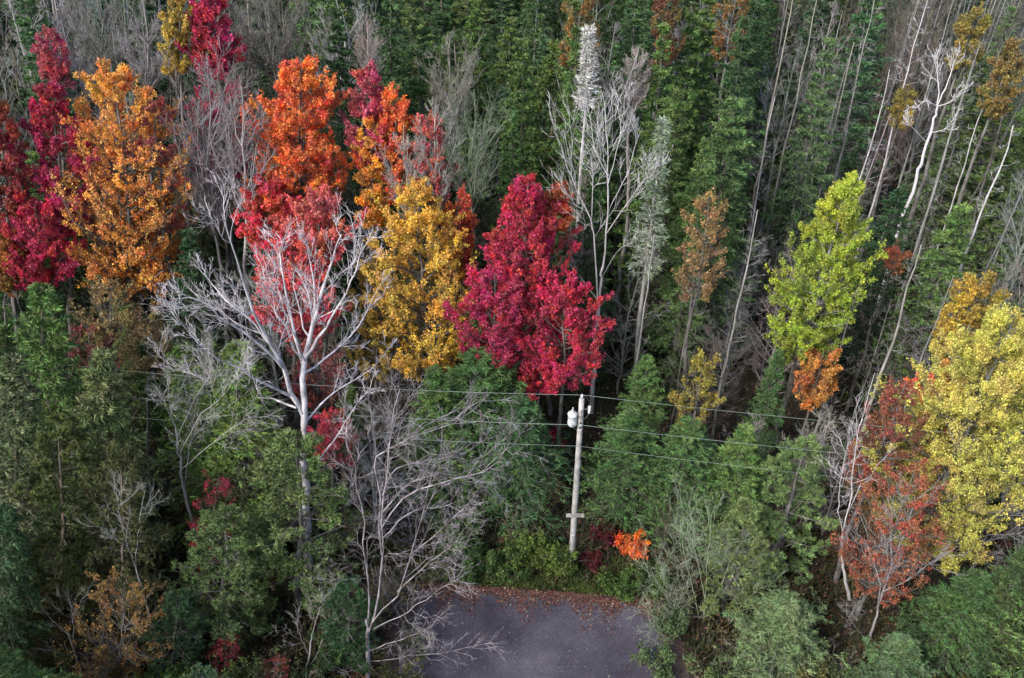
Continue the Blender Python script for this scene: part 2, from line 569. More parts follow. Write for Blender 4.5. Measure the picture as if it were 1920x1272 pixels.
def build_bare(seed, H, R, zb, prof='fan', n1=26, n2=7, n3=6, n4=2, steep=26, trunk_r=None, up=0.25, tuft=0.30, twig=0.006, wander=0.02, bushy=1.0):
    rng = np.random.default_rng(seed)
    T = trunk_line(H, rng, wander)
    tr = trunk_r or 0.009 * H
    tk = Tubes(); tk.add(T, tr, tr * 0.12, 8)
    P, ln, ts, u = limbs_to_targets(T, H, R, zb, prof, n1, rng, steep)
    r0 = tr * (1 - 0.8 * ts) * 0.55
    bt = Tubes(); bt.add(P[:, [0, 2, 4, 5, 7]], r0, r0 * 0.2, 4)
    P2, a0, a1, i2, _ = children(P, r0, r0 * 0.2, n2, rng, (0.2, 1.0), (18, 48), np.maximum(ln * tuft, 0.5), 0.5, trop=up, K=5, fall=0.4, rmin=twig * 1.4, wig=0.05)
    bt.add(P2[:, [0, 2, 4]], a0, a1, 3)
    l2 = np.linalg.norm(P2[:, -1] - P2[:, 0], axis=1)
    P3, b0, b1, i3, _ = children(P2, a0, a1, n3, rng, (0.15, 1.0), (20, 50), l2 * 0.5, 0.6, trop=up, K=4, fall=0.4, rmin=twig, wig=0.07)
    bt.spikes(P3, b0)
    if n4:
        l3 = np.linalg.norm(P3[:, -1] - P3[:, 0], axis=1)
        P4, c0, c1, _, _ = children(P3, b0, b1, n4, rng, (0.2, 1.0), (20, 50), l3 * 0.6 * bushy, 0.7, trop=up, K=3, fall=0.3, rmin=twig * 0.8, wig=0.08)
        bt.spikes(P4[:, [0, 2]], c0)
    return {'trunk': tk.mesh('trunk', M_BARK), 'branches': bt.mesh('branches', M_BARK)}

def build_conifer(seed, H, R, zb, whorls=26, per_w=6, droop=0.25, spray=0.24, width=0.07, n2=9, pk=9, prof_pow=0.85, bare_frac=0.0, trunk_r=None, rough=0.25, lift=0.15, gap=0.0, inner=0):
    rng = np.random.default_rng(seed)
    T = trunk_line(H, rng, 0.008)
    tr = trunk_r or 0.010 * H
    tk = Tubes(); tk.add(T, tr, 0.012, 7)
    n = whorls * per_w
    u = np.sort(rng.random(n) * 0.35 / whorls + np.repeat(np.arange(whorls), per_w) / whorls)
    u = u / u.max() * 0.985
    z = zb + (H - zb) * u
    az = np.arange(n) * 2.39996 + rng.normal(size=n) * 0.35
    az_mod = 1 + 0.22 * np.sin(az * 2 + rng.uniform(0, 6)) * (1 - u) + rough * rng.normal(size=n) * 0.6
    ln = np.maximum(R * ((1 - u) ** prof_pow) * np.clip(az_mod, 0.45, 1.5), 0.22) * np.clip(0.72 + u * 3, 0, 1)
    K = 6
    s = np.linspace(0, 1, K)
    out = np.column_stack([np.cos(az), np.sin(az)])
    P = np.zeros((n, K, 3))
    st, _ = point_on(T[None], np.zeros(n, int), z / H)
    P[:] = st[:, None]
    P[:, :, :2] += out[:, None] * (s[None, :, None] * ln[:, None, None])
    dr = droop * rng.uniform(0.5, 1.5, n) - 0.35 * u
    P[:, :, 2] += ln[:, None] * (lift * s[None] - (dr[:, None] + lift) * s[None] ** 1.6 + 0.12 * s[None] ** 4)
    r0 = np.clip(tr * (1 - u) * 0.28, 0.008, 0.06)
    bt = Tubes(); bt.add(P[:, [0, 2, 5]], r0, r0 * 0.2, 3)
    P2, a0, a1, i2, t2 = children(P, r0, r0 * 0.2, n2, rng, (0.15, 1.0), (35, 65), np.maximum(ln * 0.42, 0.2), 0.5, trop=-droop * 0.6, K=4, fall=0.65, planar=0.85, wig=0.04, rmin=0.005)
    bt.spikes(P2[:, [0, 3]], a0)
    cl1 = rng.random(n)
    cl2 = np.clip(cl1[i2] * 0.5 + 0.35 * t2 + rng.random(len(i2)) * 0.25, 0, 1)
    alive = (rng.random(len(i2)) > bare_frac) & ~((rng.random(n) < gap)[i2])
    idx = np.repeat(np.nonzero(alive)[0], pk)
    m = len(idx)
    st, tg = point_on(P2, idx, rng.uniform(0.0, 1.0, m))
    if inner:
        ia = np.repeat(np.arange(n), inner)
        tb = rng.uniform(0.02, 0.9, len(ia)) ** 0.8
        s2, g2 = point_on(P, ia, tb)
        side = np.cross(g2, UPV) * rng.choice([-1, 1], len(ia))[:, None]
        st = np.vstack([st, s2]); tg = np.vstack([tg, g2 * 0.7 + side * 0.8])
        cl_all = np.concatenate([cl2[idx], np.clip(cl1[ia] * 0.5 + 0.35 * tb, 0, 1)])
        m = len(st)
    else:
        cl_all = cl2[idx]
    D = tg + rng.normal(size=(m, 3)) * np.array([0.5, 0.5, 0.3])
    C = st + rng.normal(size=(m, 3)) * 0.035
    lk = spray * rng.uniform(0.6, 1.3, m)
    hg = np.clip((C[:, 2] - zb) / (H - zb), 0, 1)
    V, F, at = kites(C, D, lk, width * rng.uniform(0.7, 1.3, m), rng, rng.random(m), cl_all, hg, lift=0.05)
    # leader tuft
    return {'trunk': tk.mesh('trunk', M_BARK), 'branches': bt.mesh('branches', M_BARK), 'crown': make_mesh('crown', V, F, M_NEEDLE, attrs=at)}

def build_pine(seed, H, R, zb, n1=46, n2=8, n3=4, per=16, tl=0.20, tw=0.035, trunk_r=None, flat=0.5, keep=0.85):
    """white pine: long level limbs that end in upturned needle tufts"""
    rng = np.random.default_rng(seed)
    T = trunk_line(H, rng, 0.012)
    tr = trunk_r or 0.011 * H
    tk = Tubes(); tk.add(T, tr, 0.02, 7)
    u = np.sort((np.arange(n1) + rng.random(n1)) / n1)
    z = zb + (H - zb) * u * 0.98
    az = np.arange(n1) * 2.39996 + rng.normal(size=n1) * 0.5
    ln = R * np.clip((1 - u) ** 0.6 * (0.65 + 0.6 * u), 0.1, 1) * rng.uniform(0.55, 1.15, n1)
    K = 7
    s = np.linspace(0, 1, K)
    st, _ = point_on(T[None], np.zeros(n1, int), z / H)
    P = np.repeat(st[:, None], K, axis=1)
    P[:, :, :2] += np.column_stack([np.cos(az), np.sin(az)])[:, None] * (s[None, :, None] * ln[:, None, None])
    P[:, :, 2] += ln[:, None] * ((0.1 + 0.45 * u[:, None]) * s[None] + 0.10 * s[None] ** 3 - 0.06)
    w = np.cumsum(rng.normal(size=(n1, K, 3)) * 0.025, axis=1) * ln[:, None, None]
    P += w - w[:, :1]
    r0 = np.clip(tr * (1 - u * 0.8) * 0.35, 0.015, 0.09)
    bt = Tubes(); bt.add(P[:, ::2], r0, r0 * 0.25, 3)
    P2, a0, a1, i2, _ = children(P, r0, r0 * 0.25, n2, rng, (0.3, 1.0), (25, 60), np.maximum(ln * 0.30, 0.35), 0.55, trop=0.25, K=4, fall=0.4, planar=0.6, rmin=0.008)
    bt.spikes(P2, a0)
    l2 = np.linalg.norm(P2[:, -1] - P2[:, 0], axis=1)
    P3, b0, b1, i3, _ = children(P2, a0, a1, n3, rng, (0.35, 1.0), (20, 55), np.maximum(l2 * 0.4, 0.2), 0.6, trop=0.3, K=3, fall=0.3, planar=0.4, rmin=0.006)
    bt.spikes(P3[:, [0, 2]], b0)
    cl = np.clip(rng.random(n1)[i2] * 0.5 + rng.random(len(i2)) * 0.5, 0, 1)[i3]
    idx = np.repeat(np.nonzero(rng.random(len(i3)) < keep)[0], per)
    m = len(idx)
    st, tg = point_on(P3, idx, rng.uniform(0.35, 1.0, m))
    D = tg * 0.9 + rng.normal(size=(m, 3)) * 0.55 + UPV * 0.15
    lk = tl * rng.uniform(0.7, 1.25, m)
    hg = np.clip((st[:, 2] - zb) / (H - zb), 0, 1)
    V, F, at = kites(st, D, lk, tw * rng.uniform(0.7, 1.3, m), rng, rng.random(m), cl[idx], hg, lift=0.03)
    return {'trunk': tk.mesh('trunk', M_BARK), 'branches': bt.mesh('branches', M_BARK), 'crown': make_mesh('crown', V, F, M_NEEDLE, attrs=at)}

def build_snag(seed, H, r=0.13, n=36, lb=1.1, top=0.0, z0=0.3):
    """tall bare stem with short dead side branches"""
    rng = np.random.default_rng(seed)
    T = trunk_line(H, rng, 0.012)
    tk = Tubes(); tk.add(T, r, max(r * 0.25, top), 7)
    P, a0, a1, i, t = children(T[None], np.array([r * 0.8]), np.array([r * 0.2]), n, rng, (z0, 0.99), (55, 95), lb, 0.22, trop=0.2, K=5, fall=0.45, wig=0.07, rmin=0.009)
    bt = Tubes(); bt.spikes(P, a0)
    ln = np.linalg.norm(P[:, -1] - P[:, 0], axis=1)
    P2, b0, b1, _, _ = children(P, a0, a1, 5, rng, (0.2, 1.0), (25, 60), ln * 0.45, 0.6, trop=0.15, K=4, rmin=0.006)
    bt.spikes(P2, b0)
    l2 = np.linalg.norm(P2[:, -1] - P2[:, 0], axis=1)
    P3, c0, c1, _, _ = children(P2, b0, b1, 3, rng, (0.2, 1.0), (25, 60), l2 * 0.5, 0.6, trop=0.15, K=3, rmin=0.005)
    bt.spikes(P3[:, [0, 2]], c0)
    return {'trunk': tk.mesh('trunk', M_BARK), 'branches': bt.mesh('branches', M_BARK)}

def build_shrub(seed, H, R, stems=9, n2=7, n3=5, leaf=0.11, per=7, keep=1.0, spread=0.5, needle=False):
    rng = np.random.default_rng(seed)
    az = np.arange(stems) * 2.39996 + rng.normal(size=stems) * 0.4
    fr = rng.uniform(0.25, 1.0, stems)
    hh = H * (1.05 - 0.45 * fr) * rng.uniform(0.8, 1.05, stems)
    K = 6
    s = np.linspace(0, 1, K)
    P = np.zeros((stems, K, 3))
    P[:, :, 0] = (np.cos(az) * R * fr * 0.85)[:, None] * s[None] ** 1.2 + (np.cos(az) * 0.08)[:, None]
    P[:, :, 1] = (np.sin(az) * R * fr * 0.85)[:, None] * s[None] ** 1.2 + (np.sin(az) * 0.08)[:, None]
    P[:, :, 2] = hh[:, None] * s[None] ** 0.85 * 0.93 - 0.05
    w = np.cumsum(rng.normal(size=(stems, K, 3)) * 0.03 * H, axis=1)
    P += (w - w[:, :1])
    r0 = np.full(stems, 0.012 + 0.008 * H)
    bt = Tubes(); bt.add(P, r0, r0 * 0.3, 4)
    P2, a0, a1, i2, _ = children(P, r0, r0 * 0.3, n2, rng, (0.15, 1.0), (25, 60), np.full(stems, H * 0.30), 0.55, trop=0.3, K=4, rmin=0.006)
    bt.spikes(P2, a0)
    P3, b0, b1, i3, _ = children(P2, a0, a1, n3, rng, (0.2, 1.0), (25, 60), H * 0.13, 0.6, trop=0.2, K=3, rmin=0.005)
    bt.spikes(P3[:, [0, 2]], b0)
    out = {'stems': bt.mesh('stems', M_BARK)}
    if per:
        cl = np.clip(rng.random(len(i2)), 0, 1)[i3]
        idx = np.repeat(np.nonzero(rng.random(len(i3)) < keep)[0], per)
        m = len(idx)
        st, tg = point_on(P3, idx, rng.uniform(0.1, 1, m))
        C = st + rng.normal(size=(m, 3)) * leaf * 0.6
        D = tg * 0.5 + rng.normal(size=(m, 3)) * 0.6 + UPV * 0.2
        lk = leaf * rng.uniform(0.7, 1.3, m)
        V, F, at = kites(C, D, lk, lk * (0.3 if needle else 0.7), rng, rng.random(m), cl[idx], np.clip(C[:, 2] / H, 0, 1))
        out['foliage'] = make_mesh('foliage', V, F, M_NEEDLE if needle else M_LEAF, attrs=at)
    return out

# ------------------------------------------------------------------ scene graph helpers
COL = scene.collection
HERO = []            # (px box, dist, short description) of the trees placed by hand
PLACED = []          # (x, y, radius)

def tag(o, label=None, cat=None, group=None, kind=None):
    if label: o['label'] = label
    if cat: o['category'] = cat
    if group: o['group'] = group
    if kind: o['kind'] = kind
    return o

def obj(name, me, parent=None, color=None, tint=None, grad=0.0):
    o = bpy.data.objects.new(name, me)
    COL.objects.link(o)
    if parent is not None:
        o.parent = parent
    if color is not None:
        o.color = (*color, 1)
        o['tint'] = [float(v) for v in (tint if tint is not None else color)]
        o['grad'] = float(grad)
    return o

def put(name, parts, x, y, rz, sc, label, cat, group, leafc=None, leaft=None, grad=0.0, bark=(.16, .14, .12), barkt=(.07, .06, .05), z=0.0):
    root = bpy.data.objects.new(name, None)
    root.empty_display_size = 0.5
    COL.objects.link(root)
    root.location = (x, y, z)
    root.rotation_euler = (0, 0, rz)
    root.scale = sc
    tag(root, label, cat, group)
    for pn, me in parts.items():
        if pn in ('crown', 'foliage'):
            obj(pn, me, root, leafc, leaft, grad)
        else:
            obj(pn, me, root, bark, barkt)
    return root

# ------------------------------------------------------------------ setting: ground, road, shoulder
def road_edge(x):           # far edge of the road
    return 28.25 - 0.09 * (x + 2.9)

ROAD_L, ROAD_R = -5.2, 7.3

def in_road(x, y, pad=0.0):
    """paved turning place: far edge at road_edge, sides run towards and under the viewer"""
    x = np.asarray(x, float); y = np.asarray(y, float)
    rc = 2.6
    dx = np.maximum(np.maximum(ROAD_L + rc - x, x - (ROAD_R - rc)), 0)
    dy = np.maximum(y - (road_edge(x) - rc), 0)
    return np.hypot(dx, dy) < rc + pad

def ground_mesh():
    n = 110
    xs = np.concatenate([[-900, -300], np.linspace(-90, 90, n), [300, 900]])
    ys = np.concatenate([[-600, -100], np.linspace(0, 130, n), [300, 1000]])
    X, Y = np.meshgrid(xs, ys)
    Z = 0.18 * np.sin(X * 0.31 + 1.3) * np.sin(Y * 0.27) + 0.12 * np.sin(X * 0.9 + Y * 0.7) + 0.10 * np.sin(X * 1.7 - Y * 1.3 + 2)
    dist = np.maximum(np.maximum(ROAD_L - X, X - ROAD_R), Y - road_edge(X)) - 1.6
    Z = Z * np.clip(dist / 3.0, 0, 1) - 0.02
    nx, ny = len(xs), len(ys)
    V = np.column_stack([X.ravel(), Y.ravel(), Z.ravel()])
    i = np.arange(ny - 1)[:, None] * nx + np.arange(nx - 1)[None]
    F = np.stack([i, i + 1, i + nx + 1, i + nx], -1).reshape(-1, 4)
    return make_mesh('ground', V, F, M_GROUND, True)

tag(obj('ground', ground_mesh()), kind='structure')

def pad_mesh(name, mat, grow, z, seed, wob):
    rng = np.random.default_rng(seed)
    x0, x1, rc = ROAD_L - grow, ROAD_R + grow, 2.6 + grow
    out = []
    for y in np.linspace(-40, 24.5, 60):
        out.append((x0, y))
    for a in np.linspace(0, math.pi / 2, 14)[1:]:
        cx = x0 + rc
        out.append((cx - rc * math.cos(a), road_edge(cx) + grow - rc + rc * math.sin(a)))
    for x in np.linspace(x0 + rc, x1 - rc, 120)[1:]:
        out.append((x, road_edge(x) + grow))
    for a in np.linspace(math.pi / 2, 0, 14)[1:]:
        cx = x1 - rc
        out.append((cx + rc * math.cos(a), road_edge(cx) + grow - rc + rc * math.sin(a)))
    for y in np.linspace(23.5, -40, 60):
        out.append((x1, y))
    P = np.array(out)
    w = np.convolve(rng.normal(size=len(P) + 8), np.ones(5) / 5, 'same')[4:-4] * wob
    D = norm(P - np.array([0.0, -40.0]) + 1e-9)
    sides = P[:, 1] < 22.5
    D[sides] = np.column_stack([np.sign(P[sides, 0]), np.zeros(sides.sum())]) * 0.5
    P = P + D * w[:, None]
    V = np.vstack([np.column_stack([P, np.full(len(P), z)]), [[0.0, -40.0, z]]])
    n = len(P)
    i = np.arange(n - 1)
    return make_mesh(name, V, np.stack([i + 1, i, np.full(n - 1, n)], -1), mat)

tag(obj('gravel_shoulder', pad_mesh('gravel_shoulder', M_SHOULDER, .8, -0.012, 3, .5)), kind='structure')
tag(obj('road', pad_mesh('road', M_ROAD, 0.0, -0.006, 4, .5)), kind='structure')

# ------------------------------------------------------------------ colours (linear)
RED = (.64, .03, .09); CRIM = (.44, .014, .05); MAG = (.46, .018, .11); PINK = (.55, .13, .14)
ORED = (.80, .11, .035); ORA = (.82, .25, .035); AMB = (.84, .38, .05); GOLD = (.80, .52, .05); YEL = (.70, .56, .13)
LIME = (.30, .42, .04); TAN = (.36, .23, .11); OLIVE = (.16, .15, .04); RUST = (.34, .09, .035)
GRN = (.066, .128, .036); DGRN = (.030, .068, .028); BGRN = (.095, .165, .036); PGRN = (.12, .19, .09); YGRN = (.17, .24, .04)
GREY = (.22, .215, .20); LGREY = (.36, .355, .34); WHITE = (.62, .60, .62); DGREY = (.085, .08, .07); LILAC = (.27, .245, .27)
BROWN = (.13, .09, .06)

# ------------------------------------------------------------------ tree kinds shared by many trees
PROTO = {}
def proto(key, fn, *a, **kw):
    PROTO[key] = fn(*a, **kw)
NCON, NPIN = 7, 4
for i, dr in enumerate([.30, .16, .24, .34, .14, .28, .2]):
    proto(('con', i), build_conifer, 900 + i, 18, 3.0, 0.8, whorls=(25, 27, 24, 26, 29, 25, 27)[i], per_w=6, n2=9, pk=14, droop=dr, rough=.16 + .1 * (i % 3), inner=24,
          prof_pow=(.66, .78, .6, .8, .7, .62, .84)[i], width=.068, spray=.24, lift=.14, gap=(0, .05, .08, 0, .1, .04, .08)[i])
for i, (R, pf, st) in enumerate([(2.4, 'fan', 22), (2.2, 'oval', 28), (2.8, 'fan', 26), (1.9, 'egg', 30)]):
    proto(('bare', i), build_bare, 930 + i, 18, R, 6.5, prof=pf, n1=24, n2=7, n3=5, n4=2, steep=st, twig=.010)
for i in range(4):
    proto(('snag', i), build_snag, 950 + i, 18, r=.09, n=46, lb=1.3)
for i in range(3):
    proto(('thicket', i), build_bare, 960 + i, 9, 1.9, 1.5, prof='round', n1=30, n2=7, n3=5, n4=3, steep=40, twig=.007, trunk_r=.07, up=.1)
for i in range(NPIN):
    proto(('pine', i), build_pine, 970 + i, 13, 2.8, 1.5, n1=52, n2=9, n3=4, per=24, tl=.18, tw=.036, keep=.9)
for i in range(2):
    proto(('tallpine', i), build_pine, 1010 + i, 15, 2.7, 3.0, n1=56, n2=9, n3=4, per=18, tl=.19, tw=.05, keep=.92)
for i in range(3):
    proto(('under', i), build_shrub, 980 + i, 2.6, 1.3, stems=10, n2=7, n3=5, leaf=.12, per=7)
for i in range(2):
    proto(('brush', i), build_shrub, 990 + i, 3.2, 1.5, stems=14, n2=8, n3=6, per=0)


# ------------------------------------------------------------------ hand placed trees
rng0 = np.random.default_rng(77)

def spot(tx, ty, H):
    p = at_z(tx, ty, H)
    return p[0], p[1], proj(p)[2]

def crown_base_z(x, y, R, by, H):
    zs = np.linspace(0, H * 0.9, 120)
    pys = np.array([proj((x, y - R * 0.35, z))[1] for z in zs])
    return float(zs[np.argmin(np.abs(pys - by))])

def hero(kind, tx, ty, H, w, by, label, short, c1=None, c2=None, grad=0.0, bark=GREY, barkt=DGREY, group=None, name=None, cat='tree', reserve=True, lean=None, unique=False, **kw):
    x, y, dep = spot(tx, ty, H)
    depc = proj((x, y, H * 0.6))[2]
    R = w / 2 * depc / FPX
    zb = crown_base_z(x, y, R, by, H)
    seed = int(abs(tx) * 7 + abs(ty) * 13 + H * 3)
    # trees in the left half lean a little, so their crowns hang straighter in view
    if lean is None:
        lean = 0.7 if tx < 760 else 0.0
    slope = (tx - 960.0) / (2781 - ty) * lean
    tilt = -math.atan(slope)
    sc = (1, 1, 1)
    rz = (seed % 63) / 10.0
    if kind == 'leafy':
        kw['n1'] = int(kw.get('n1', 44) * 1.15)
        kw['leaf'] = kw.get('leaf', .15) * .69
        kw['per'] = int(kw.get('per', 8) * 2.2)
        parts = build_leafy(seed, H, R * 1.06, zb, **kw)
    elif kind == 'bare':
        parts = build_bare(seed, H, R, zb, **kw)
    elif kind == 'conifer' and not unique:
        parts = PROTO[('con', seed % NCON)]
        sc = (R / 3.0 * 1.5, R / 3.0 * 1.5, H / 18.0)
    elif kind == 'conifer':
        parts = build_conifer(seed, H, R, zb, **kw)
    elif kind == 'pine':
        parts = PROTO[('pine', seed % NPIN)]
        sc = (R / 2.8 * 1.4, R / 2.8 * 1.4, H / 13.0)
    elif kind == 'snag':
        parts = build_snag(seed, H, **kw)
    elif kind == 'shrub':
        parts = build_shrub(seed, H, R, **kw)
        zb = 0
    nm = name or {'leafy': 'maple_tree', 'bare': 'bare_tree', 'conifer': 'spruce_tree', 'pine': 'pine_tree', 'snag': 'dead_tree', 'shrub': 'shrub'}[kind]
    bxw = x - H * math.tan(tilt)
    root = put(nm, parts, bxw, y, rz, sc, label, cat, group, c1, c2, grad, bark, barkt)
    root.rotation_euler = (0, 0, 0)
    q = Matrix.Rotation(tilt, 4, 'Y') @ Matrix.Rotation(rz, 4, 'Z')
    root.rotation_euler = q.to_euler()
    x = bxw
    PLACED.append((x, y, max(min(R * 0.55, 2.2), 0.8)))
    if reserve:
        HERO.append((tx - w * 0.5, ty, tx + w * 0.5, by, y, short))
    return root

# --- upper left: the coloured maples
hero('leafy', -14, 165, 20, 80, 400, 'dark red maple cut off by the left edge of the photo, beside the magenta maple', 'dark red edge maple', CRIM, RUST, n1=34)
hero('leafy', 92, 145, 20, 135, 420, 'tall magenta maple between the left edge and the amber maple', 'magenta maple', MAG, CRIM, n1=50, prof='oval')
hero('leafy', 62, 365, 14.5, 140, 520, 'crimson maple standing low in front of the magenta maple', 'low crimson maple', RED, CRIM, n1=44, prof='round')
hero('leafy', 85, 42, 21, 62, 150, 'thin pinkish maple poking above the magenta maple top', 'thin pinkish maple', PINK, MAG, n1=26, keep=.5, per=5)
hero('leafy', 208, 106, 21, 262, 530, 'tall amber orange maple with flame shaped top in the upper left', 'amber maple', (.84, .42, .07), (.76, .30, .05), n1=100, n2=10, per=7, prof='egg', steep=40, leaf=.135)
hero('leafy', 292, 172, 19, 120, 430, 'dusky pink and rust maple thinning out behind the amber maple', 'dusky pink maple', PINK, RUST, n1=34, keep=.6, per=6)
hero('leafy', 250, 330, 14, 150, 545, 'low orange maple crown spilling down to the dark spruce, under the amber maple', 'low orange maple', (.80, .40, .07), (.66, .26, .06), n1=44, prof='round')
hero('leafy', 0, 420, 13, 60, 540, 'small orange maple on the left edge below the crimson maple', 'small orange edge maple', ORA, OLIVE, n1=26)
hero('bare', 388, 95, 21, 185, 400, 'bare lilac grey tree with a broom of fine twigs between amber and scarlet maples', 'lilac grey bare tree', bark=LILAC, barkt=GREY, n1=34, n2=8, n3=6, n4=2, steep=22, twig=.011, trunk_r=.15)
hero('bare', 455, 150, 20, 120, 400, 'slim bare grey tree leaning against the left side of the scarlet orange maple', 'slim bare tree', bark=LGREY, barkt=LILAC, n1=18, n3=5, n4=2, steep=20, twig=.011)
hero('leafy', 402, -20, 22, 90, 130, 'tall crimson maple reaching the top of the photo behind the lilac bare tree', 'tall crimson maple', RED, MAG, n1=40, prof='oval')
hero('leafy', 410, 110, 19, 150, 340, 'sparse magenta maple seen through the twigs of the lilac bare tree', 'sparse magenta maple', MAG, CRIM, n1=36, keep=.6, per=6)
hero('leafy', 330, -15, 22, 80, 130, 'olive yellow maple at the top edge left of the tall crimson maple', 'olive yellow maple', GOLD, OLIVE, n1=26, keep=.7)
hero('leafy', 558, 108, 20.5, 205, 410, 'broad scarlet orange maple in the upper left with rounded top', 'scarlet orange maple', ORED, ORA, n1=84, n2=10, prof='egg')
hero('leafy', 500, 330, 15, 110, 470, 'scarlet maple filling the gap under the scarlet orange crown', 'low scarlet maple', ORED, RED, n1=36, prof='round')
hero('leafy', 600, 355, 16, 120, 500, 'salmon red maple in front of the scarlet orange maple', 'salmon red maple', ORED, PINK, n1=40, prof='round')
hero('leafy', 545, 430, 14.5, 165, 620, 'bright red maple behind the forked white tree', 'bright red maple', ORED, RED, n1=54, prof='oval')
hero('leafy', 690, 122, 20, 72, 320, 'narrow rose red maple with two pointed tips right of the scarlet orange maple', 'narrow rose red maple', PINK, RED, n1=34, keep=.8, prof='oval')
hero('leafy', 688, 222, 17.5, 68, 430, 'slender golden maple between two grey stems', 'slender golden maple', GOLD, ORA, n1=30, keep=.85, prof='oval')
hero('leafy', 741, 172, 19, 66, 390, 'slender coral maple with a tall pointed top', 'slender coral maple', ORED, ORA, n1=34, keep=.85, prof='egg')
hero('leafy', 796, 212, 18, 84, 380, 'thin pinkish red maple with grey twigs showing', 'thin pinkish red maple', PINK, ORED, n1=30, keep=.55, per=6)
hero('leafy', 782, 345, 16, 222, 690, 'golden yellow maple, its crown broad, left of the crimson maple', 'golden yellow maple', (.82, .60, .07), (.78, .44, .05), n1=100, n2=10, per=8, prof='oval', leaf=.13)
hero('leafy', 862, 362, 14.5, 76, 520, 'rusty orange maple squeezed between the golden and the crimson maple', 'rusty orange maple', ORED, RUST, n1=30, keep=.8)
hero('leafy', 700, 500, 11, 110, 720, 'olive and gold low tree under the golden maple', 'olive and gold low tree', GOLD, OLIVE, n1=34, keep=.8, prof='round')
hero('leafy', 992, 338, 16.5, 150, 570, 'upright crimson maple in the centre of the photo', 'upright crimson maple', RED, CRIM, n1=70, n2=10, prof='oval', leaf=.14)
hero('leafy', 918, 515, 13, 165, 690, 'crimson maple crown on the left of the spreading crimson clump', 'left crimson crown', RED, MAG, n1=50, n2=9, prof='round', leaf=.14)
hero('leafy', 1060, 520, 13, 170, 715, 'crimson maple crown on the right of the spreading crimson clump', 'right crimson crown', RED, CRIM, n1=56, n2=9, prof='round', leaf=.14)
hero('leafy', 1012, 655, 9, 80, 748, 'small crimson sapling at the foot of the crimson maples, just above the wires', 'small crimson sapling', CRIM, RED, n1=20, prof='round', leaf=.14)
hero('leafy', 1048, 352, 15.5, 44, 440, 'small orange crown on the right shoulder of the upright crimson maple', 'small orange crown', ORED, RUST, n1=16, prof='round')

# --- right: lime, yellow, red
hero('leafy', 1585, 332, 17.5, 160, 672, 'lime green tree turning yellow at its top, standing alone on the right', 'lime green tree', LIME, (.52, .56, .05), grad=.7, n1=110, n2=10, per=10, prof='oval', leaf=.115, bark=LGREY, name='poplar_tree')
hero('leafy', 1545, 655, 8.5, 82, 770, 'small bright orange tree below the lime green tree', 'small bright orange tree', (.72, .34, .05), (.45, .16, .04), n1=26, keep=.5, prof='round', leaf=.14)
hero('leafy', 1340, 366, 16, 108, 560, 'tan orange tree thinning to bare twigs, right of the grey spruce', 'tan orange tree', TAN, (.34, .21, .07), n1=44, n2=8, n3=5, keep=.5, per=5, prof='egg', leaf=.13, bark=GREY)
hero('leafy', 1326, 665, 9, 84, 820, 'small sparse yellow tree above the power lines', 'small sparse yellow tree', (.60, .48, .06), OLIVE, n1=28, keep=.42, per=6, prof='round', leaf=.14)
hero('leafy', 1685, 456, 12, 40, 510, 'little rust orange ball of leaves on a thin stem', 'little rust orange tree', RUST, (.5, .14, .05), n1=14, prof='oval', leaf=.12, n2=7, keep=.5, per=4)
hero('leafy', 1845, 522, 15, 120, 690, 'dull gold tree half bare, behind the big yellow maple', 'dull gold tree', GOLD, OLIVE, n1=44, keep=.7, per=6, prof='egg', leaf=.14)
hero('leafy', 1905, 590, 17, 262, 1050, 'big yellow maple cut off by the right edge of the photo', 'big yellow maple', YEL, (.46, .48, .08), n1=150, n2=12, n3=5, per=12, prof='round', leaf=.105, keep=.94)
hero('leafy', 1800, 690, 12, 110, 860, 'amber orange crown tucked in front of the big yellow maple on its left side', 'amber crown', AMB, ORED, n1=34, keep=.8, prof='round', leaf=.13)
hero('leafy', 1702, 715, 13.5, 130, 930, 'brick red and brown sparse tree left of the big yellow maple', 'brick red sparse tree', (.50, .11, .05), BROWN, n1=46, keep=.5, per=6, prof='egg', leaf=.12, bark=LILAC)
hero('leafy', 1715, 880, 10.5, 205, 1125, 'rust red tree with a pale leaning trunk in the lower right', 'rust red tree', (.52, .09, .04), (.30, .13, .06), n1=64, n2=9, n3=5, keep=.55, per=5, prof='round', leaf=.11, bark=GREY, barkt=DGREY)
hero('leafy', 1905, 85, 20, 54, 230, 'orange and ochre tree on the right edge near the top', 'ochre edge tree', (.36, .22, .06), OLIVE, n1=30, keep=.42, prof='oval')
hero('leafy', 1838, 15, 20, 70, 130, 'sparse mustard crown near the top right corner', 'small mustard crown', (.45, .33, .05), OLIVE, n1=22, keep=.5, per=6)
hero('leafy', 1702, 165, 15, 44, 240, 'small mustard sapling among the grey stems', 'small mustard sapling', (.45, .33, .05), OLIVE, n1=16, keep=.6, per=6)
hero('leafy', 1095, -25, 21, 80, 130, 'orange tree showing at the top edge above the white dead spruce', 'orange top edge tree', (.42, .17, .05), OLIVE, n1=22, keep=.4)
hero('leafy', 1255, -15, 21, 60, 130, 'brick red tree showing at the top edge in the conifers', 'brick red top edge tree', (.28, .05, .04), OLIVE, n1=22, keep=.4)
hero('conifer', 1330, -10, 20, 120, 200, 'deep green fir at the top edge, right of the brick red crown', 'top edge fir', GRN, BGRN)
hero('leafy', 1385, -38, 21, 70, 110, 'orange crown showing at the top edge right of centre', 'rightmost orange top tree', (.40, .14, .05), OLIVE, n1=18, keep=.4)
hero('conifer', 1400, 30, 21, 110, 200, 'dark fir at the top edge left of the bare stems', 'top right fir', GRN, DGRN)
hero('conifer', 1084, 45, 20.8, 110, 200, 'bright fir under the orange top edge crown', 'fir under the orange crown', BGRN, GRN)
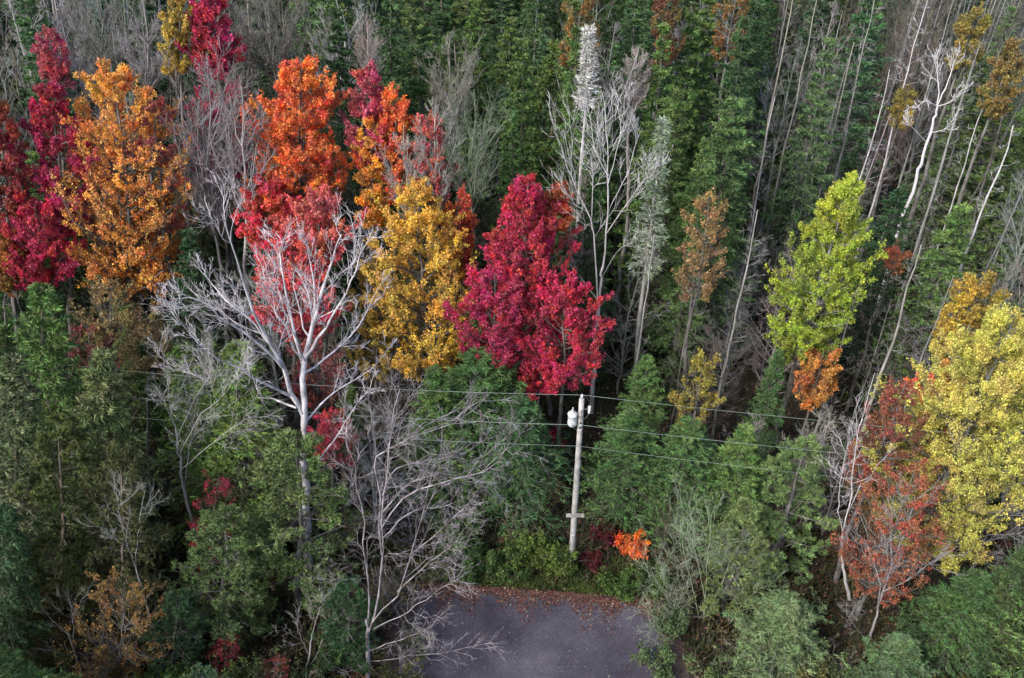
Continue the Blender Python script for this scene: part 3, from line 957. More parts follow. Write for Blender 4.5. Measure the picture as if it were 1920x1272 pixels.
hero('conifer', 1246, 42, 20.9, 110, 200, 'fir under the brick red top edge crown', 'fir under the brick crown', GRN, BGRN)

# --- grey birch and aspen skeletons
hero('bare', 895, 165, 19.5, 130, 370, 'grey bare tree with upswept fan of branches in the upper middle', 'grey bare fan tree', bark=GREY, barkt=PGRN, n1=30, steep=20, twig=.010)
hero('bare', 842, 70, 20.5, 120, 260, 'olive grey bare tree filling the gap between the conifers', 'olive grey bare tree', bark=(.20, .19, .15), barkt=GREY, n1=34, twig=.010)
hero('bare', 820, 200, 18.5, 120, 380, 'grey bare tree with crossing twigs right of the pinkish maple', 'crossing grey bare tree', bark=GREY, barkt=LGREY, n1=28, twig=.010)
hero('bare', 762, 230, 18, 90, 420, 'pale grey stem rising out of the golden maple', 'pale grey maple stem', bark=LGREY, barkt=GREY, n1=20, twig=.010, steep=24, trunk_r=.13)
hero('bare', 190, -20, 21, 150, 130, 'bare grey tree behind the amber maple at the top', 'top left bare tree', bark=GREY, barkt=DGREY, n1=34, twig=.011)
hero('bare', 262, -10, 21.5, 110, 140, 'upswept bare grey tree above the right side of the amber maple', 'upswept bare tree', bark=GREY, barkt=LILAC, n1=28, twig=.011)
hero('bare', 505, -30, 22, 150, 120, 'wide bare grey tree above the scarlet orange maple', 'wide bare tree', bark=GREY, barkt=DGREY, n1=36, twig=.011)
hero('bare', 1195, 98, 19.5, 64, 190, 'pinkish grey bare crown among the green conifers', 'pinkish grey bare crown', bark=(.34, .27, .26), barkt=GREY, n1=24, twig=.011, prof='round', bushy=1.2)
hero('bare', 1100, 330, 15, 80, 480, 'pinkish twiggy tree behind the forked white birch', 'pinkish twiggy tree', bark=(.32, .24, .23), barkt=GREY, n1=24, prof='oval')
hero('bare', 690, 40, 20.5, 60, 120, 'small dusty pink bare crown between the dark conifers', 'dusty pink bare crown', bark=(.34, .26, .24), barkt=GREY, n1=20, prof='round')

# --- conifers placed by hand
C1 = dict(whorls=30, per_w=6, n2=8, pk=9)
hero('conifer', 630, 8, 20, 110, 260, 'dark green cedar right of the wide bare tree at the top', 'dark top cedar', GRN, DGRN, droop=.35, **C1)
hero('conifer', 730, -30, 21, 120, 160, 'dense dark conifer at the top edge', 'dense top conifer', GRN, DGRN, droop=.35, **C1)
hero('conifer', 982, 68, 19, 118, 290, 'bright green pointed cedar in the upper middle', 'bright green pointed cedar', BGRN, GRN, droop=.3, **C1)
hero('conifer', 1085, 0, 20, 110, 200, 'green cedar left of the white dead spruce', 'green cedar', GRN, BGRN, droop=.35, **C1)
hero('conifer', 1195, -50, 21, 120, 160, 'tall dark cedar behind the white dead spruce', 'tall dark cedar', GRN, DGRN, droop=.35, **C1)
hero('conifer', 1300, 20, 19.5, 120, 240, 'green cedar with yellowish tips above the olive one', 'yellow tipped cedar', BGRN, GRN, droop=.3, **C1)
hero('conifer', 1275, 165, 18, 110, 330, 'olive green cedar beside the grey spruce', 'olive green cedar', (.10, .13, .03), GRN, droop=.3, **C1)
hero('conifer', 1112, 165, 17, 125, 340, 'mid green cedar directly under the white dead spruce top', 'mid green cedar', BGRN, GRN, droop=.3, **C1)
hero('conifer', 1382, 180, 18, 150, 420, 'large pale green spruce right of the conifer stand', 'large pale green spruce', (.10, .17, .06), GRN, droop=.22, **C1)
hero('conifer', 1556, 70, 18.5, 110, 340, 'pale silvery green spruce among the grey stems', 'silvery green spruce', PGRN, GRN, droop=.2, bare_frac=.25, bark=LGREY, **C1)
hero('conifer', 1105, 52, 21.5, 44, 200, 'white dead spruce top standing out of the green conifers', 'white dead spruce', (.5, .5, .48), (.36, .36, .33), droop=.1, unique=True, whorls=22, per_w=5, n2=5, pk=4, bark=WHITE, barkt=LGREY, width=.045, name='dead_spruce')
hero('conifer', 1243, 225, 19, 78, 520, 'grey lichened spruce with thinning crown right of the forked birch', 'grey lichened spruce', (.30, .32, .28), PGRN, droop=.15, unique=True, whorls=24, per_w=5, n2=6, pk=6, bare_frac=.15, bark=LGREY, barkt=GREY, width=.055)
hero('conifer', 352, 425, 13, 118, 610, 'dark green spruce below the dusky pink maple', 'dark low spruce', (.028, .085, .028), DGRN, droop=.3, **C1)
hero('conifer', 1690, 352, 13, 112, 500, 'dark round green spruce at the foot of the pale forked birch', 'dark round spruce', DGRN, (.018, .062, .022), droop=.3, **C1)
hero('conifer', 1810, 385, 14, 130, 520, 'mid green spruce in front of the leaning pale stem on the right', 'mid green spruce', GRN, BGRN, droop=.25, **C1)
hero('conifer', 1462, 655, 8.5, 66, 860, 'small dark green fir beside the orange small tree', 'small dark fir', (.035, .11, .035), GRN, droop=.3, **C1)
hero('conifer', 895, 660, 9.5, 200, 900, 'dark green fir under the crimson maples', 'dark green fir', (.045, .12, .032), GRN, droop=.3, **C1)
hero('conifer', 975, 750, 8, 150, 960, 'deep green fir left of the utility pole', 'fir left of the pole', (.045, .12, .032), DGRN, droop=.3, **C1)
hero('conifer', 1190, 770, 7.5, 145, 960, 'deep green fir right of the utility pole', 'fir right of the pole', (.042, .11, .03), GRN, droop=.3, **C1)
hero('conifer', 1300, 790, 7.5, 140, 940, 'dark green fir under the wires right of the pole', 'fir under the wires', (.045, .115, .03), GRN, droop=.3, **C1)
hero('conifer', 1400, 800, 7.5, 150, 930, 'green young fir under the wires, right of the yellow tree', 'young fir', (.055, .13, .035), BGRN, droop=.3, **C1)
hero('conifer', 815, 690, 9.5, 150, 860, 'green fir between the golden maple and the spreading bare tree', 'golden maple fir', (.055, .13, .03), BGRN, droop=.3, **C1)
hero('pine', 1510, 840, 9.5, 190, 1150, 'feathery mid green pine left of the thin pale birch', 'feathery pine', (.09, .17, .05), (.13, .19, .06), n1=60, n2=9, n3=4, per=14, tl=.18, tw=.04)
hero('pine', 1400, 950, 7.5, 150, 1160, 'light green young pine between the silvery tree and the feathery pine', 'light green young pine', (.11, .18, .05), (.16, .20, .07), n1=44, n2=8, n3=4, per=14, tl=.16, tw=.04)
hero('conifer', 1840, 1075, 7, 170, 1290, 'yellow green hemlock in the lower right corner', 'yellow green hemlock', (.065, .135, .028), DGRN, droop=.25, spray=.16, width=.05, whorls=26, per_w=7, n2=9, pk=9)
hero('conifer', 1930, 1030, 8.5, 150, 1290, 'olive green hemlock cut off by the right edge at the bottom', 'olive green hemlock', (.085, .12, .03), DGRN, droop=.25, spray=.16, width=.05, whorls=26, per_w=7, n2=9, pk=9)
hero('conifer', 1700, 1200, 5, 130, 1300, 'pale grey green young spruce at the bottom right', 'pale young spruce', (.10, .16, .09), GRN, droop=.2, spray=.15, width=.045, whorls=20, per_w=6, n2=8, pk=9)
hero('conifer', 1480, 1130, 5, 170, 1300, 'mid green young hemlock at the bottom, right of the silvery tree', 'young hemlock', (.06, .13, .04), (.12, .16, .07), droop=.25, spray=.15, width=.045, whorls=22, per_w=6, n2=8, pk=9)
hero('conifer', 1120, 215, 18.4, 90, 330, 'dark fir hiding the foot of the white dead spruce', 'fir below the dead spruce', GRN, DGRN)
hero('conifer', 960, 180, 18.6, 90, 330, 'mid green fir in front of the bright pointed cedar', 'fir below the pointed cedar', (.06, .14, .03), GRN)
hero('conifer', 1325, 260, 17.6, 100, 400, 'bright green fir in front of the olive cedar', 'bright fir', BGRN, GRN)
# left pines
for (tx, ty, H, w, by, lab, sh, c1, c2) in [
    (75, 515, 17, 190, 760, 'bright green tall spruce under the crimson maple on the far left', 'bright green spruce', (.095, .18, .032), (.06, .115, .03)),
    (20, 640, 16.5, 170, 900, 'grey green fir at the left edge halfway down', 'grey green edge fir', (.075, .13, .04), (.12, .13, .07)),
    (190, 640, 16, 190, 900, 'mid green fir with grey limbs left of the bare thicket', 'mid green left fir', (.08, .15, .035), (.12, .13, .055)),
    (105, 780, 13.5, 190, 1020, 'olive green pine with many dead grey limbs', 'olive pine', (.12, .14, .035), (.07, .10, .03)),
    (230, 830, 12.5, 150, 1040, 'drab olive pine above the ochre tree', 'drab olive pine', (.11, .12, .045), (.07, .085, .03)),
    (10, 930, 11.5, 150, 1180, 'dark green fir on the left edge near the bottom', 'dark edge fir', (.04, .09, .025), DGRN)]:
    hero('conifer' if 'bright green tall' in lab or 'grey green' in lab or 'mid green' in lab or 'dark green' in lab else 'pine', tx, ty, H, w, by, lab, sh, c1, c2, n1=50, n2=8, n3=4, per=13, tl=.19, tw=.042, keep=.8, bark=GREY, barkt=BROWN)
hero('conifer', 448, 640, 14, 190, 960, 'yellow green spruce in front of the white forked tree', 'yellow green spruce', (.16, .23, .035), (.08, .15, .035), n1=56, n2=9, n3=4, per=14, tl=.18, tw=.042, keep=.85)
hero('pine', 560, 820, 11.5, 230, 1130, 'green pine covering the foot of the white forked tree', 'white tree foot pine', (.085, .165, .035), (.13, .16, .06), n1=60, n2=9, n3=4, per=14, tl=.17, tw=.04, keep=.85)
hero('pine', 425, 960, 8.5, 210, 1240, 'pale green pine at the lower left, under the dark red sapling', 'pale green pine', (.115, .165, .055), (.07, .125, .035), n1=54, n2=9, n3=4, per=14, tl=.16, tw=.038, keep=.85)
hero('pine', 655, 1090, 6.5, 130, 1290, 'deep green pine at the bottom left of the spreading bare tree', 'deep green pine', (.035, .11, .03), DGRN, n1=44, n2=8, n3=4, per=14, tl=.15, tw=.036, keep=.9)
hero('pine', 330, 1120, 6, 140, 1290, 'dark green pine right of the ochre tree', 'dark ochre side pine', (.03, .085, .03), DGRN, n1=40, n2=8, n3=4, per=14, tl=.15, tw=.036, keep=.85)

# low coloured trees at the lower left
hero('leafy', 235, 1085, 7.5, 215, 1290, 'ochre and orange small tree at the bottom left', 'ochre small tree', (.40, .25, .05), (.26, .12, .035), n1=60, n2=9, per=4, keep=.5, prof='round', leaf=.10)
hero('leafy', 408, 885, 8.5, 80, 1060, 'dark crimson sapling on the left, below the bare thicket', 'dark crimson sapling', CRIM, RED, n1=24, keep=.45, per=4, prof='oval', leaf=.11)
hero('leafy', 275, 575, 13, 80, 700, 'tan brown small tree in the dark gap on the left', 'tan brown small tree', TAN, OLIVE, n1=28, keep=.6, per=5, leaf=.13, prof='oval')
hero('leafy', 205, 520, 13, 130, 640, 'sparse olive gold tree under the low orange maple', 'sparse olive gold tree', TAN, OLIVE, n1=30, keep=.4, per=5, leaf=.13, prof='oval')
hero('leafy', 160, 610, 11, 120, 680, 'sparse dark red sapling between the pines on the left', 'dark red sapling', CRIM, BROWN, n1=20, keep=.4, per=5, leaf=.12, prof='round')
hero('leafy', 425, 1195, 3.2, 44, 1260, 'little blood red sapling at the bottom left', 'blood red sapling', CRIM, (.14, .02, .02), n1=14, per=3, keep=.5, leaf=.09, prof='round')
hero('leafy', 515, 1240, 2.6, 40, 1290, 'little orange red sapling at the bottom edge', 'orange red sapling', RUST, CRIM, n1=12, per=3, keep=.5, leaf=.09, prof='round')
hero('leafy', 625, 770, 10, 90, 870, 'dull red sapling behind the stem of the white forked tree', 'dull red sapling', RUST, RED, n1=24, keep=.6, per=5, leaf=.13, prof='round')
hero('leafy', 590, 640, 12, 120, 760, 'dark red and brown sapling seen through the white forked tree', 'dark red brown sapling', CRIM, BROWN, n1=26, keep=.55, per=5, leaf=.13, prof='round')

# --- stems that stand bare in the upper right, from (top) to (foot) along their trunks
C_ST = [
    (1728, 460, 15, .17, 'thick grey leaning stem right of the lime green tree', LGREY, GREY, 26),
    (1418, 395, 15.5, .13, 'pale grey stem between the tan tree and the lime tree', LGREY, GREY, 34),
    (1900, 235, 17, .16, 'pale stem with short dead twigs near the right edge', LGREY, WHITE, 34),
    (1845, 80, 19, .15, 'grey stem left of the ochre tree', GREY, LGREY, 34),
    (1742, -10, 20, .13, 'pale straight stem rising to the top edge above the mustard sapling', LGREY, WHITE, 26),
    (1640, -10, 20, .13, 'grey stem reaching the top edge above the silvery spruce', LGREY, GREY, 34),
    (1488, -30, 21, .15, 'yellowish grey stem at the top, first from the conifer stand', (.34, .31, .22), GREY, 40),
    (1535, -20, 21, .14, 'greenish grey stem at the top, second from the conifer stand', (.30, .31, .24), GREY, 40),
    (1604, 80, 18, .11, 'thin yellowish stem right of the silvery spruce', (.36, .32, .24), LGREY, 30),
    (1660, 130, 17, .12, 'short pale stem whose foot gleams white above the dark spruce', LGREY, WHITE, 24),
    (1870, 140, 18, .10, 'thin white stem at the right near the ochre tree', WHITE, LGREY, 24),
    (1610, 540, 11.5, .12, 'pale broken stem right of the lime green tree foot', LGREY, GREY, 26),
    (1672, 560, 11, .08, 'thin dark stem between lime tree and thick leaning stem', GREY, DGREY, 30),
    (1790, 520, 12.5, .10, 'grey stem left of the dull gold tree', LGREY, GREY, 30),
    (1228, 440, 14.5, .12, 'grey trunk under the lichened spruce', LGREY, GREY, 24),
    (1300, 520, 12.5, .09, 'dark thin stem left of the tan tree foot', GREY, DGREY, 46),
    (1455, 180, 17, .10, 'thin bent stem in front of the large pale green spruce', LGREY, WHITE, 16),
    (1580, 20, 20, .09, 'thin grey stem at the top between two thicker ones', GREY, LGREY, 36),
    (1795, -20, 20, .12, 'grey stem at the top right, left of the mustard crown', LGREY, GREY, 36),
    (1880, -20, 21, .12, 'grey stem in the top right corner', GREY, LGREY, 36),
]
for (tx, ty, H, r, lab, b1, b2, nb) in C_ST:
    hero('snag', tx, ty, H, 46, ty + 150, lab, lab, bark=b1, barkt=b2, r=r * .72, n=nb, lb=1.3, group='bare grey stems on the right', reserve=False)

# ------------------------------------------------------------------ white trees drawn limb by limb
def limb_tree(name, base, Y, limbs, label, bark, barkt, seed, n2=8, n3=6, n4=4, tuft=.22, up=.1, twig=.008, ang=(20, 50), group=None, sub_t=(0.25, 1.0), bias=None, l3=.5, thick=.56):
    """limbs: list of (radius0, radius1, [(px, py, dy)...]) ; Y is the distance of the trunk. One mesh per limb."""
    rng = np.random.default_rng(seed)
    origin = at_y(base[0], base[1], Y)
    origin[2] = 0.0
    root = bpy.data.objects.new(name, None)
    COL.objects.link(root)
    root.location = origin
    tag(root, label, 'tree', group)
    for k, (r0, r1, pts) in enumerate(limbs):
        P3 = np.array([at_y(px, py, Y + dy) for px, py, dy in pts]) - origin
        if k == 0:
            P3 = np.vstack([[0, 0, -0.1], P3])
        C = resample(P3, 16 if k == 0 else 12)
        Lk = np.linalg.norm(np.diff(C, axis=0), axis=1).sum()
        C[1:-1] += rng.normal(size=(len(C) - 2, 3)) * 0.004 * Lk
        t = Tubes()
        r0, r1 = r0 * (.95 if k == 0 else thick), r1 * .6
        t.add(C, r0, r1, 8 if k == 0 else 5)
        if k > 0:
            a = np.array([r0]); b = np.array([r1])
            P2, a0, a1, i2, _ = children(C[None], a, b, n2, rng, sub_t, ang, Lk * tuft * 1.3, 0.42, trop=up, K=6, fall=.5, wig=.05, rmin=twig * 1.5, bias=bias)
            t.add(P2, a0, a1, 3)
            l2 = np.linalg.norm(P2[:, -1] - P2[:, 0], axis=1)
            Q3, b0, b1, i3, _ = children(P2, a0, a1, n3, rng, (.15, 1), ang, l2 * l3, .6, trop=up, K=5, fall=.5, wig=.06, rmin=twig * 1.1)
            t.spikes(Q3, b0)
            l3_ = np.linalg.norm(Q3[:, -1] - Q3[:, 0], axis=1)
            Q4, c0, c1, i4, _ = children(Q3, b0, b1, n4, rng, (.15, 1), ang, l3_ * .55, .6, trop=up, K=4, fall=.4, wig=.07, rmin=twig * .8)
            t.spikes(Q4[:, [0, 3]], c0)
        obj('trunk' if k == 0 else 'limb', t.mesh('trunk' if k == 0 else 'limb', M_BARK), root, bark, barkt)
    PLACED.append((origin[0], origin[1], 1.6))
    xs = [p[0] for l in limbs for p in l[2]]; ys = [p[1] for l in limbs for p in l[2]]
    return root, (min(xs), min(ys), max(xs), max(ys), Y)

# forked white tree: trunk foot about (575,1060)
YW = 29.5
_, bb = limb_tree('bare_tree', (578, 1068), YW, [
    (.24, .17, [(574, 930, 0), (571, 850, 0), (570, 795, 0)]),
    (.17, .03, [(570, 800, 0), (569, 700, .1), (578, 640, .2), (600, 560, .3), (622, 490, .5), (640, 440, .6)]),
    (.14, .02, [(572, 790, 0), (548, 740, -.2), (530, 690, -.4), (500, 640, -.6), (470, 570, -.8), (440, 480, -1.0), (415, 400, -1.2)]),
    (.08, .012, [(569, 690, 0), (548, 610, .8), (535, 540, 1.2), (522, 470, 1.6), (515, 440, 1.7)]),
    (.08, .012, [(575, 668, 0), (605, 620, -.5), (640, 560, -1.0), (668, 500, -1.4), (700, 430, -1.6)]),
    (.06, .010, [(590, 600, .2), (590, 540, .6), (578, 480, 1.0), (570, 440, 1.0)]),
    (.07, .010, [(530, 690, -.4), (480, 640, -1.4), (420, 600, -2.2), (370, 560, -2.6), (330, 560, -2.8)]),
    (.07, .010, [(548, 745, -.2), (490, 715, -1.6), (440, 690, -2.4), (385, 655, -3.0), (330, 590, -3.2)]),
    (.06, .010, [(556, 765, -.2), (500, 745, 1.4), (430, 735, 2.2), (370, 705, 2.6), (312, 690, 2.8)]),
    (.06, .010, [(500, 640, -.6), (470, 600, -.6), (430, 570, -.4), (395, 530, .0), (370, 500, .1)]),
    (.06, .010, [(574, 790, 0), (610, 750, 1.0), (650, 720, 1.6), (700, 690, 2.0), (730, 650, 2.2)]),
    (.06, .010, [(569, 700, 0), (620, 665, 1.4), (665, 620, 2.0), (700, 560, 2.4), (722, 520, 2.6)]),
    (.05, .010, [(573, 680, 0), (540, 600, -1.4), (505, 540, -2.0), (490, 500, -2.2)]),
    (.05, .010, [(600, 860, .3), (630, 820, .2), (655, 780, .0), (690, 730, -.4)]),
], 'white forked bare tree with spreading limbs in the left half of the photo', (.74, .71, .74), (.30, .28, .30), 11, n2=13, n3=8, n4=3, tuft=.19, twig=.008, up=.15, thick=.92)
HERO.append((335, 440, 720, 900, YW, 'white forked tree'))

# spreading bare tree right of it: foot at (692,1255)
YB = 23.6
_, bb = limb_tree('bare_tree', (690, 1275), YB, [
    (.13, .09, [(690, 1210, 0), (688, 1160, 0)]),
    (.08, .02, [(690, 1200, 0), (690, 1120, .1), (685, 1040, .2), (680, 960, .5), (662, 880, .8), (650, 780, 1.2)]),
    (.09, .02, [(690, 1190, 0), (708, 1120, 0), (716, 1040, .0), (718, 960, .2), (722, 880, .4), (735, 800, .8), (750, 730, 1.2)]),
    (.07, .015, [(696, 1170, 0), (745, 1110, -.3), (770, 1040, -.6), (790, 970, -.8), (800, 920, -.8), (815, 860, -.8)]),
    (.07, .012, [(716, 1040, 0), (712, 940, -.6), (705, 880, -1), (712, 850, -1.0), (790, 815, -.8), (860, 790, -.4), (915, 740, .2)]),
    (.06, .012, [(718, 930, .2), (740, 880, .8), (800, 865, 1.2), (870, 850, 1.4), (915, 820, 1.6)]),
    (.06, .012, [(716, 990, 0), (760, 930, -.8), (830, 905, -1.0), (900, 890, -.8), (945, 850, -.6), (955, 820, -.5)]),
    (.05, .010, [(718, 960, 0), (770, 905, .8), (840, 890, 1.2), (910, 905, 1.4), (940, 920, 1.4)]),
    (.05, .010, [(745, 1110, -.3), (800, 1060, -.8), (850, 1020, -1.0), (880, 980, -1.0)]),
    (.05, .010, [(770, 1040, -.6), (820, 1000, -.4), (860, 960, -.2), (890, 940, 0)]),
    (.05, .010, [(700, 1180, 0), (760, 1150, -.8), (820, 1110, -1.2), (870, 1080, -1.4)]),
    (.045, .010, [(694, 1220, 0), (750, 1200, -.8), (800, 1180, -1.0), (840, 1140, -1.2)]),
    (.045, .010, [(692, 1240, 0), (760, 1232, -.4), (840, 1222, -.6), (925, 1205, -.8)]),
    (.05, .010, [(716, 1010, 0), (770, 960, .4), (830, 950, .8), (880, 930, 1.0)]),
], 'spreading bare grey tree whose long limbs reach over the road edge', (.36, .33, .36), (.12, .105, .10), 23, n2=16, n3=8, n4=4, tuft=.22, twig=.0065, up=-.02, ang=(20, 55))
HERO.append((650, 760, 930, 1260, YB, 'spreading bare tree'))

# forked birch in the middle
YM = at_z(1140, 190, 20)[1]
limb_tree('birch_tree', (1112, 735), YM, [
    (.15, .10, [(1118, 640, 0), (1124, 560, 0), (1130, 500, 0)]),
    (.10, .02, [(1130, 505, 0), (1138, 430, 0), (1140, 340, .1), (1140, 280, .2), (1135, 230, .3), (1128, 170, .4)]),
    (.09, .02, [(1119, 600, 0), (1118, 500, -.3), (1110, 430, -.6), (1090, 370, -.8), (1065, 320, -1.0), (1052, 270, -1)]),
    (.06, .015, [(1140, 345, 0), (1158, 280, .6), (1165, 230, .9), (1172, 180, 1.2)]),
    (.06, .012, [(1136, 440, 0), (1170, 390, -.7), (1200, 350, -1.2), (1228, 310, -1.5)]),
    (.05, .012, [(1139, 400, 0), (1175, 330, .8), (1190, 280, 1.1), (1205, 240, 1.3)]),
    (.05, .012, [(1140, 330, 0), (1115, 280, .5), (1108, 230, .8), (1100, 200, 1)]),
    (.05, .012, [(1110, 430, -.6), (1110, 380, -.4), (1112, 330, 0), (1105, 300, .1)]),
    (.04, .010, [(1118, 560, 0), (1090, 520, .8), (1070, 480, 1.2)]),
    (.04, .010, [(1128, 520, 0), (1160, 470, .9), (1190, 450, 1.2), (1215, 440, 1.3)]),
], 'forked pale birch with upswept branches right of the crimson maple', WHITE, LGREY, 31, n2=8, n3=6, n4=3, tuft=.26, twig=.010, up=.3)
HERO.append((1070, 190, 1210, 660, YM, 'forked pale birch'))

# forked white birch, upper right
YR = at_z(1760, 125, 18)[1]
limb_tree('birch_tree', (1692, 415), YR, [
    (.12, .09, [(1705, 370, 0), (1728, 300, 0), (1750, 230, 0), (1758, 200, 0)]),
    (.08, .02, [(1757, 200, 0), (1760, 165, 0), (1757, 130, .1), (1758, 100, .2)]),
    (.08, .015, [(1758, 196, 0), (1775, 160, .2), (1785, 130, .3), (1795, 100, .4)]),
    (.05, .012, [(1757, 200, 0), (1735, 190, -.5), (1710, 210, -.8)]),
    (.05, .012, [(1757, 200, 0), (1785, 190, -.6), (1810, 160, -1.0)]),
    (.04, .012, [(1735, 265, 0), (1712, 240, -.5), (1700, 228, -.7)]),
    (.04, .012, [(1742, 250, 0), (1775, 240, -.6), (1800, 205, -1.0)]),
], 'white birch forking near its top among grey stems in the upper right', WHITE, WHITE, 37, n2=7, n3=5, n4=3, tuft=.3, twig=.010, up=.25)
HERO.append((1700, 110, 1800, 370, YR, 'upper white birch'))

# thin birch at the right (1580,1150) with upswept forks
Y1 = at_z(1615, 800, 12)[1]
limb_tree('birch_tree', (1580, 1165), Y1, [
    (.10, .07, [(1580, 1060, 0), (1580, 1000, 0)]),
    (.06, .015, [(1580, 1000, 0), (1596, 930, 0), (1600, 870, .2), (1612, 800, .5), (1640, 700, .9)]),
    (.05, .012, [(1580, 1000, 0), (1572, 950, -.3), (1576, 900, -.4), (1590, 830, -.5)]),
    (.04, .012, [(1590, 960, 0), (1608, 920, .4), (1622, 880, .8), (1640, 830, 1.0)]),
], 'thin pale birch with upswept forks between the feathery pine and the rust red tree', LGREY, WHITE, 41, n2=8, n3=5, n4=2, tuft=.2, twig=.008, up=.3)

# pale leaning trunk bottom right
Y2 = at_z(1690, 960, 8)[1]
limb_tree('bare_tree', (1618, 1262), Y2 - 1.0, [
    (.11, .07, [(1632, 1200, 0), (1655, 1110, 0)]),
    (.06, .015, [(1655, 1110, 0), (1672, 1060, .1), (1700, 990, .3), (1715, 930, .6)]),
    (.05, .012, [(1645, 1150, 0), (1650, 1100, -.4), (1640, 1060, -.5), (1620, 1010, -.6)]),
    (.045, .012, [(1655, 1110, 0), (1700, 1090, -.4), (1740, 1060, -.6), (1775, 1040, -.8)]),
    (.045, .012, [(1672, 1060, 0), (1670, 1000, .5), (1672, 950, .8)]),
    (.04, .010, [(1630, 1210, 0), (1600, 1170, -.3), (1590, 1150, -.5)]),
], 'pale leaning trunk with lilac branches inside the rust red tree', LGREY, LILAC, 43, n2=9, n3=6, n4=3, tuft=.3, twig=.0065, up=.25)

# silvery tree by the road, right
Y3 = at_z(1310, 960, 8)[1]
limb_tree('bare_tree', (1318, 1268), Y3, [
    (.10, .06, [(1320, 1200, 0), (1322, 1130, 0)]),
    (.05, .012, [(1322, 1130, 0), (1325, 1070, 0), (1330, 1010, .2), (1335, 960, .4)]),
    (.05, .012, [(1320, 1190, 0), (1300, 1110, .1), (1285, 1040, .3), (1275, 980, .6)]),
    (.045, .012, [(1318, 1220, 0), (1280, 1150, -.4), (1250, 1110, -.6), (1215, 1080, -.8)]),
    (.045, .012, [(1322, 1160, 0), (1355, 1090, .2), (1375, 1040, .4), (1390, 1010, .6)]),
    (.045, .012, [(1318, 1230, 0), (1360, 1180, -.2), (1395, 1130, -.3), (1420, 1110, -.4)]),
    (.04, .012, [(1318, 1240, 0), (1270, 1210, -.5), (1235, 1160, -.8), (1205, 1150, -1.0)]),
    (.04, .012, [(1322, 1130, 0), (1310, 1060, -.4), (1295, 1010, -.6)]),
], 'silvery green bare tree at the right end of the road', (.34, .38, .30), (.20, .26, .15), 47, n2=10, n3=7, n4=4, tuft=.3, twig=.006, up=.25)
HERO.append((1225, 970, 1400, 1240, Y3, 'silvery bare tree'))

# more limb trees on the left
Y4 = at_z(335, 640, 15)[1]
limb_tree('bare_tree', (352, 985), Y4, [
    (.10, .06, [(345, 920, 0), (338, 860, 0), (330, 810, 0)]),
    (.06, .015, [(330, 810, 0), (320, 770, 0), (312, 700, .2), (300, 640, .4)]),
    (.05, .012, [(345, 930, 0), (352, 860, .2), (360, 800, .4), (375, 730, .6)]),
    (.05, .012, [(338, 850, 0), (375, 780, -.4), (420, 740, -.8), (450, 690, -1)]),
    (.05, .012, [(333, 820, 0), (370, 740, .4), (395, 700, .8), (400, 650, 1)]),
    (.05, .012, [(340, 880, 0), (400, 830, -.4), (440, 800, -.6), (480, 780, -.8)]),
    (.04, .012, [(330, 800, 0), (310, 760, -.5), (300, 730, -.8)]),
], 'grey bare thicket tree left of the yellow green spruce', LGREY, GREY, 53, n2=10, n3=7, n4=4, tuft=.3, twig=.008, up=.15)
Y5 = at_z(262, 960, 9.5)[1]
limb_tree('bare_tree', (297, 1225), Y5, [
    (.08, .05, [(285, 1180, 0), (268, 1110, 0), (255, 1065, 0)]),
    (.04, .012, [(255, 1065, 0), (258, 1010, 0), (265, 950, .1), (272, 920, .2)]),
    (.04, .012, [(255, 1065, 0), (238, 1020, -.2), (225, 970, -.3), (215, 900, -.3)]),
    (.03, .010, [(240, 1025, 0), (215, 1010, -.5), (190, 990, -.8)]),
], 'thin pale bare tree leaning left above the ochre tree', LGREY, GREY, 59, n2=7, n3=5, n4=3, tuft=.25, twig=.006, up=.2)
Y6 = at_z(110, 1130, 5)[1]
limb_tree('bare_tree', (152, 1290), Y6, [
    (.07, .045, [(145, 1240, 0), (128, 1190, 0)]),
    (.04, .010, [(128, 1190, 0), (100, 1165, 0), (75, 1140, .1)]),
    (.035, .010, [(138, 1220, 0), (136, 1160, .2), (125, 1100, .3)]),
    (.035, .010, [(140, 1230, 0), (110, 1225, -.2), (70, 1215, -.4)]),
], 'small pale bare tree in the bottom left corner', LGREY, GREY, 61, n2=8, n3=5, n4=3, tuft=.3, twig=.005, up=.2)
Y7 = at_z(600, 1120, 6)[1]
limb_tree('bare_tree', (570, 1290), Y7, [
    (.07, .05, [(578, 1240, 0), (585, 1190, 0)]),
    (.04, .010, [(585, 1190, 0), (597, 1150, 0), (606, 1110, .1)]),
    (.04, .010, [(574, 1260, 0), (600, 1210, .2), (622, 1160, .3), (630, 1120, .3)]),
    (.035, .010, [(580, 1230, 0), (562, 1190, -.2), (555, 1160, -.3)]),
    (.03, .010, [(572, 1270, 0), (620, 1250, -.2), (650, 1260, -.4)]),
], 'small pale bare tree at the bottom between two green pines', LGREY, GREY, 67, n2=8, n3=5, n4=3, tuft=.3, twig=.005, up=.2)

# ------------------------------------------------------------------ utility pole and wires
def cyl(r0, r1, z0, z1, n=16, cap=True, cx=0, cy=0, prof=None):
    rows = prof or [(r0, z0), (r1, z1)]
    V, F = [], []
    for r, z in rows:
        for i in range(n):
            a = 2 * math.pi * i / n
            V.append((cx + r * math.cos(a), cy + r * math.sin(a), z))
    for k in range(len(rows) - 1):
        for i in range(n):
            j = (i + 1) % n
            F.append((k * n + i, k * n + j, (k + 1) * n + j, (k + 1) * n + i))
    F.append(tuple(range(n))[::-1])
    F.append(tuple(range((len(rows) - 1) * n, len(rows) * n)))
    return V, F

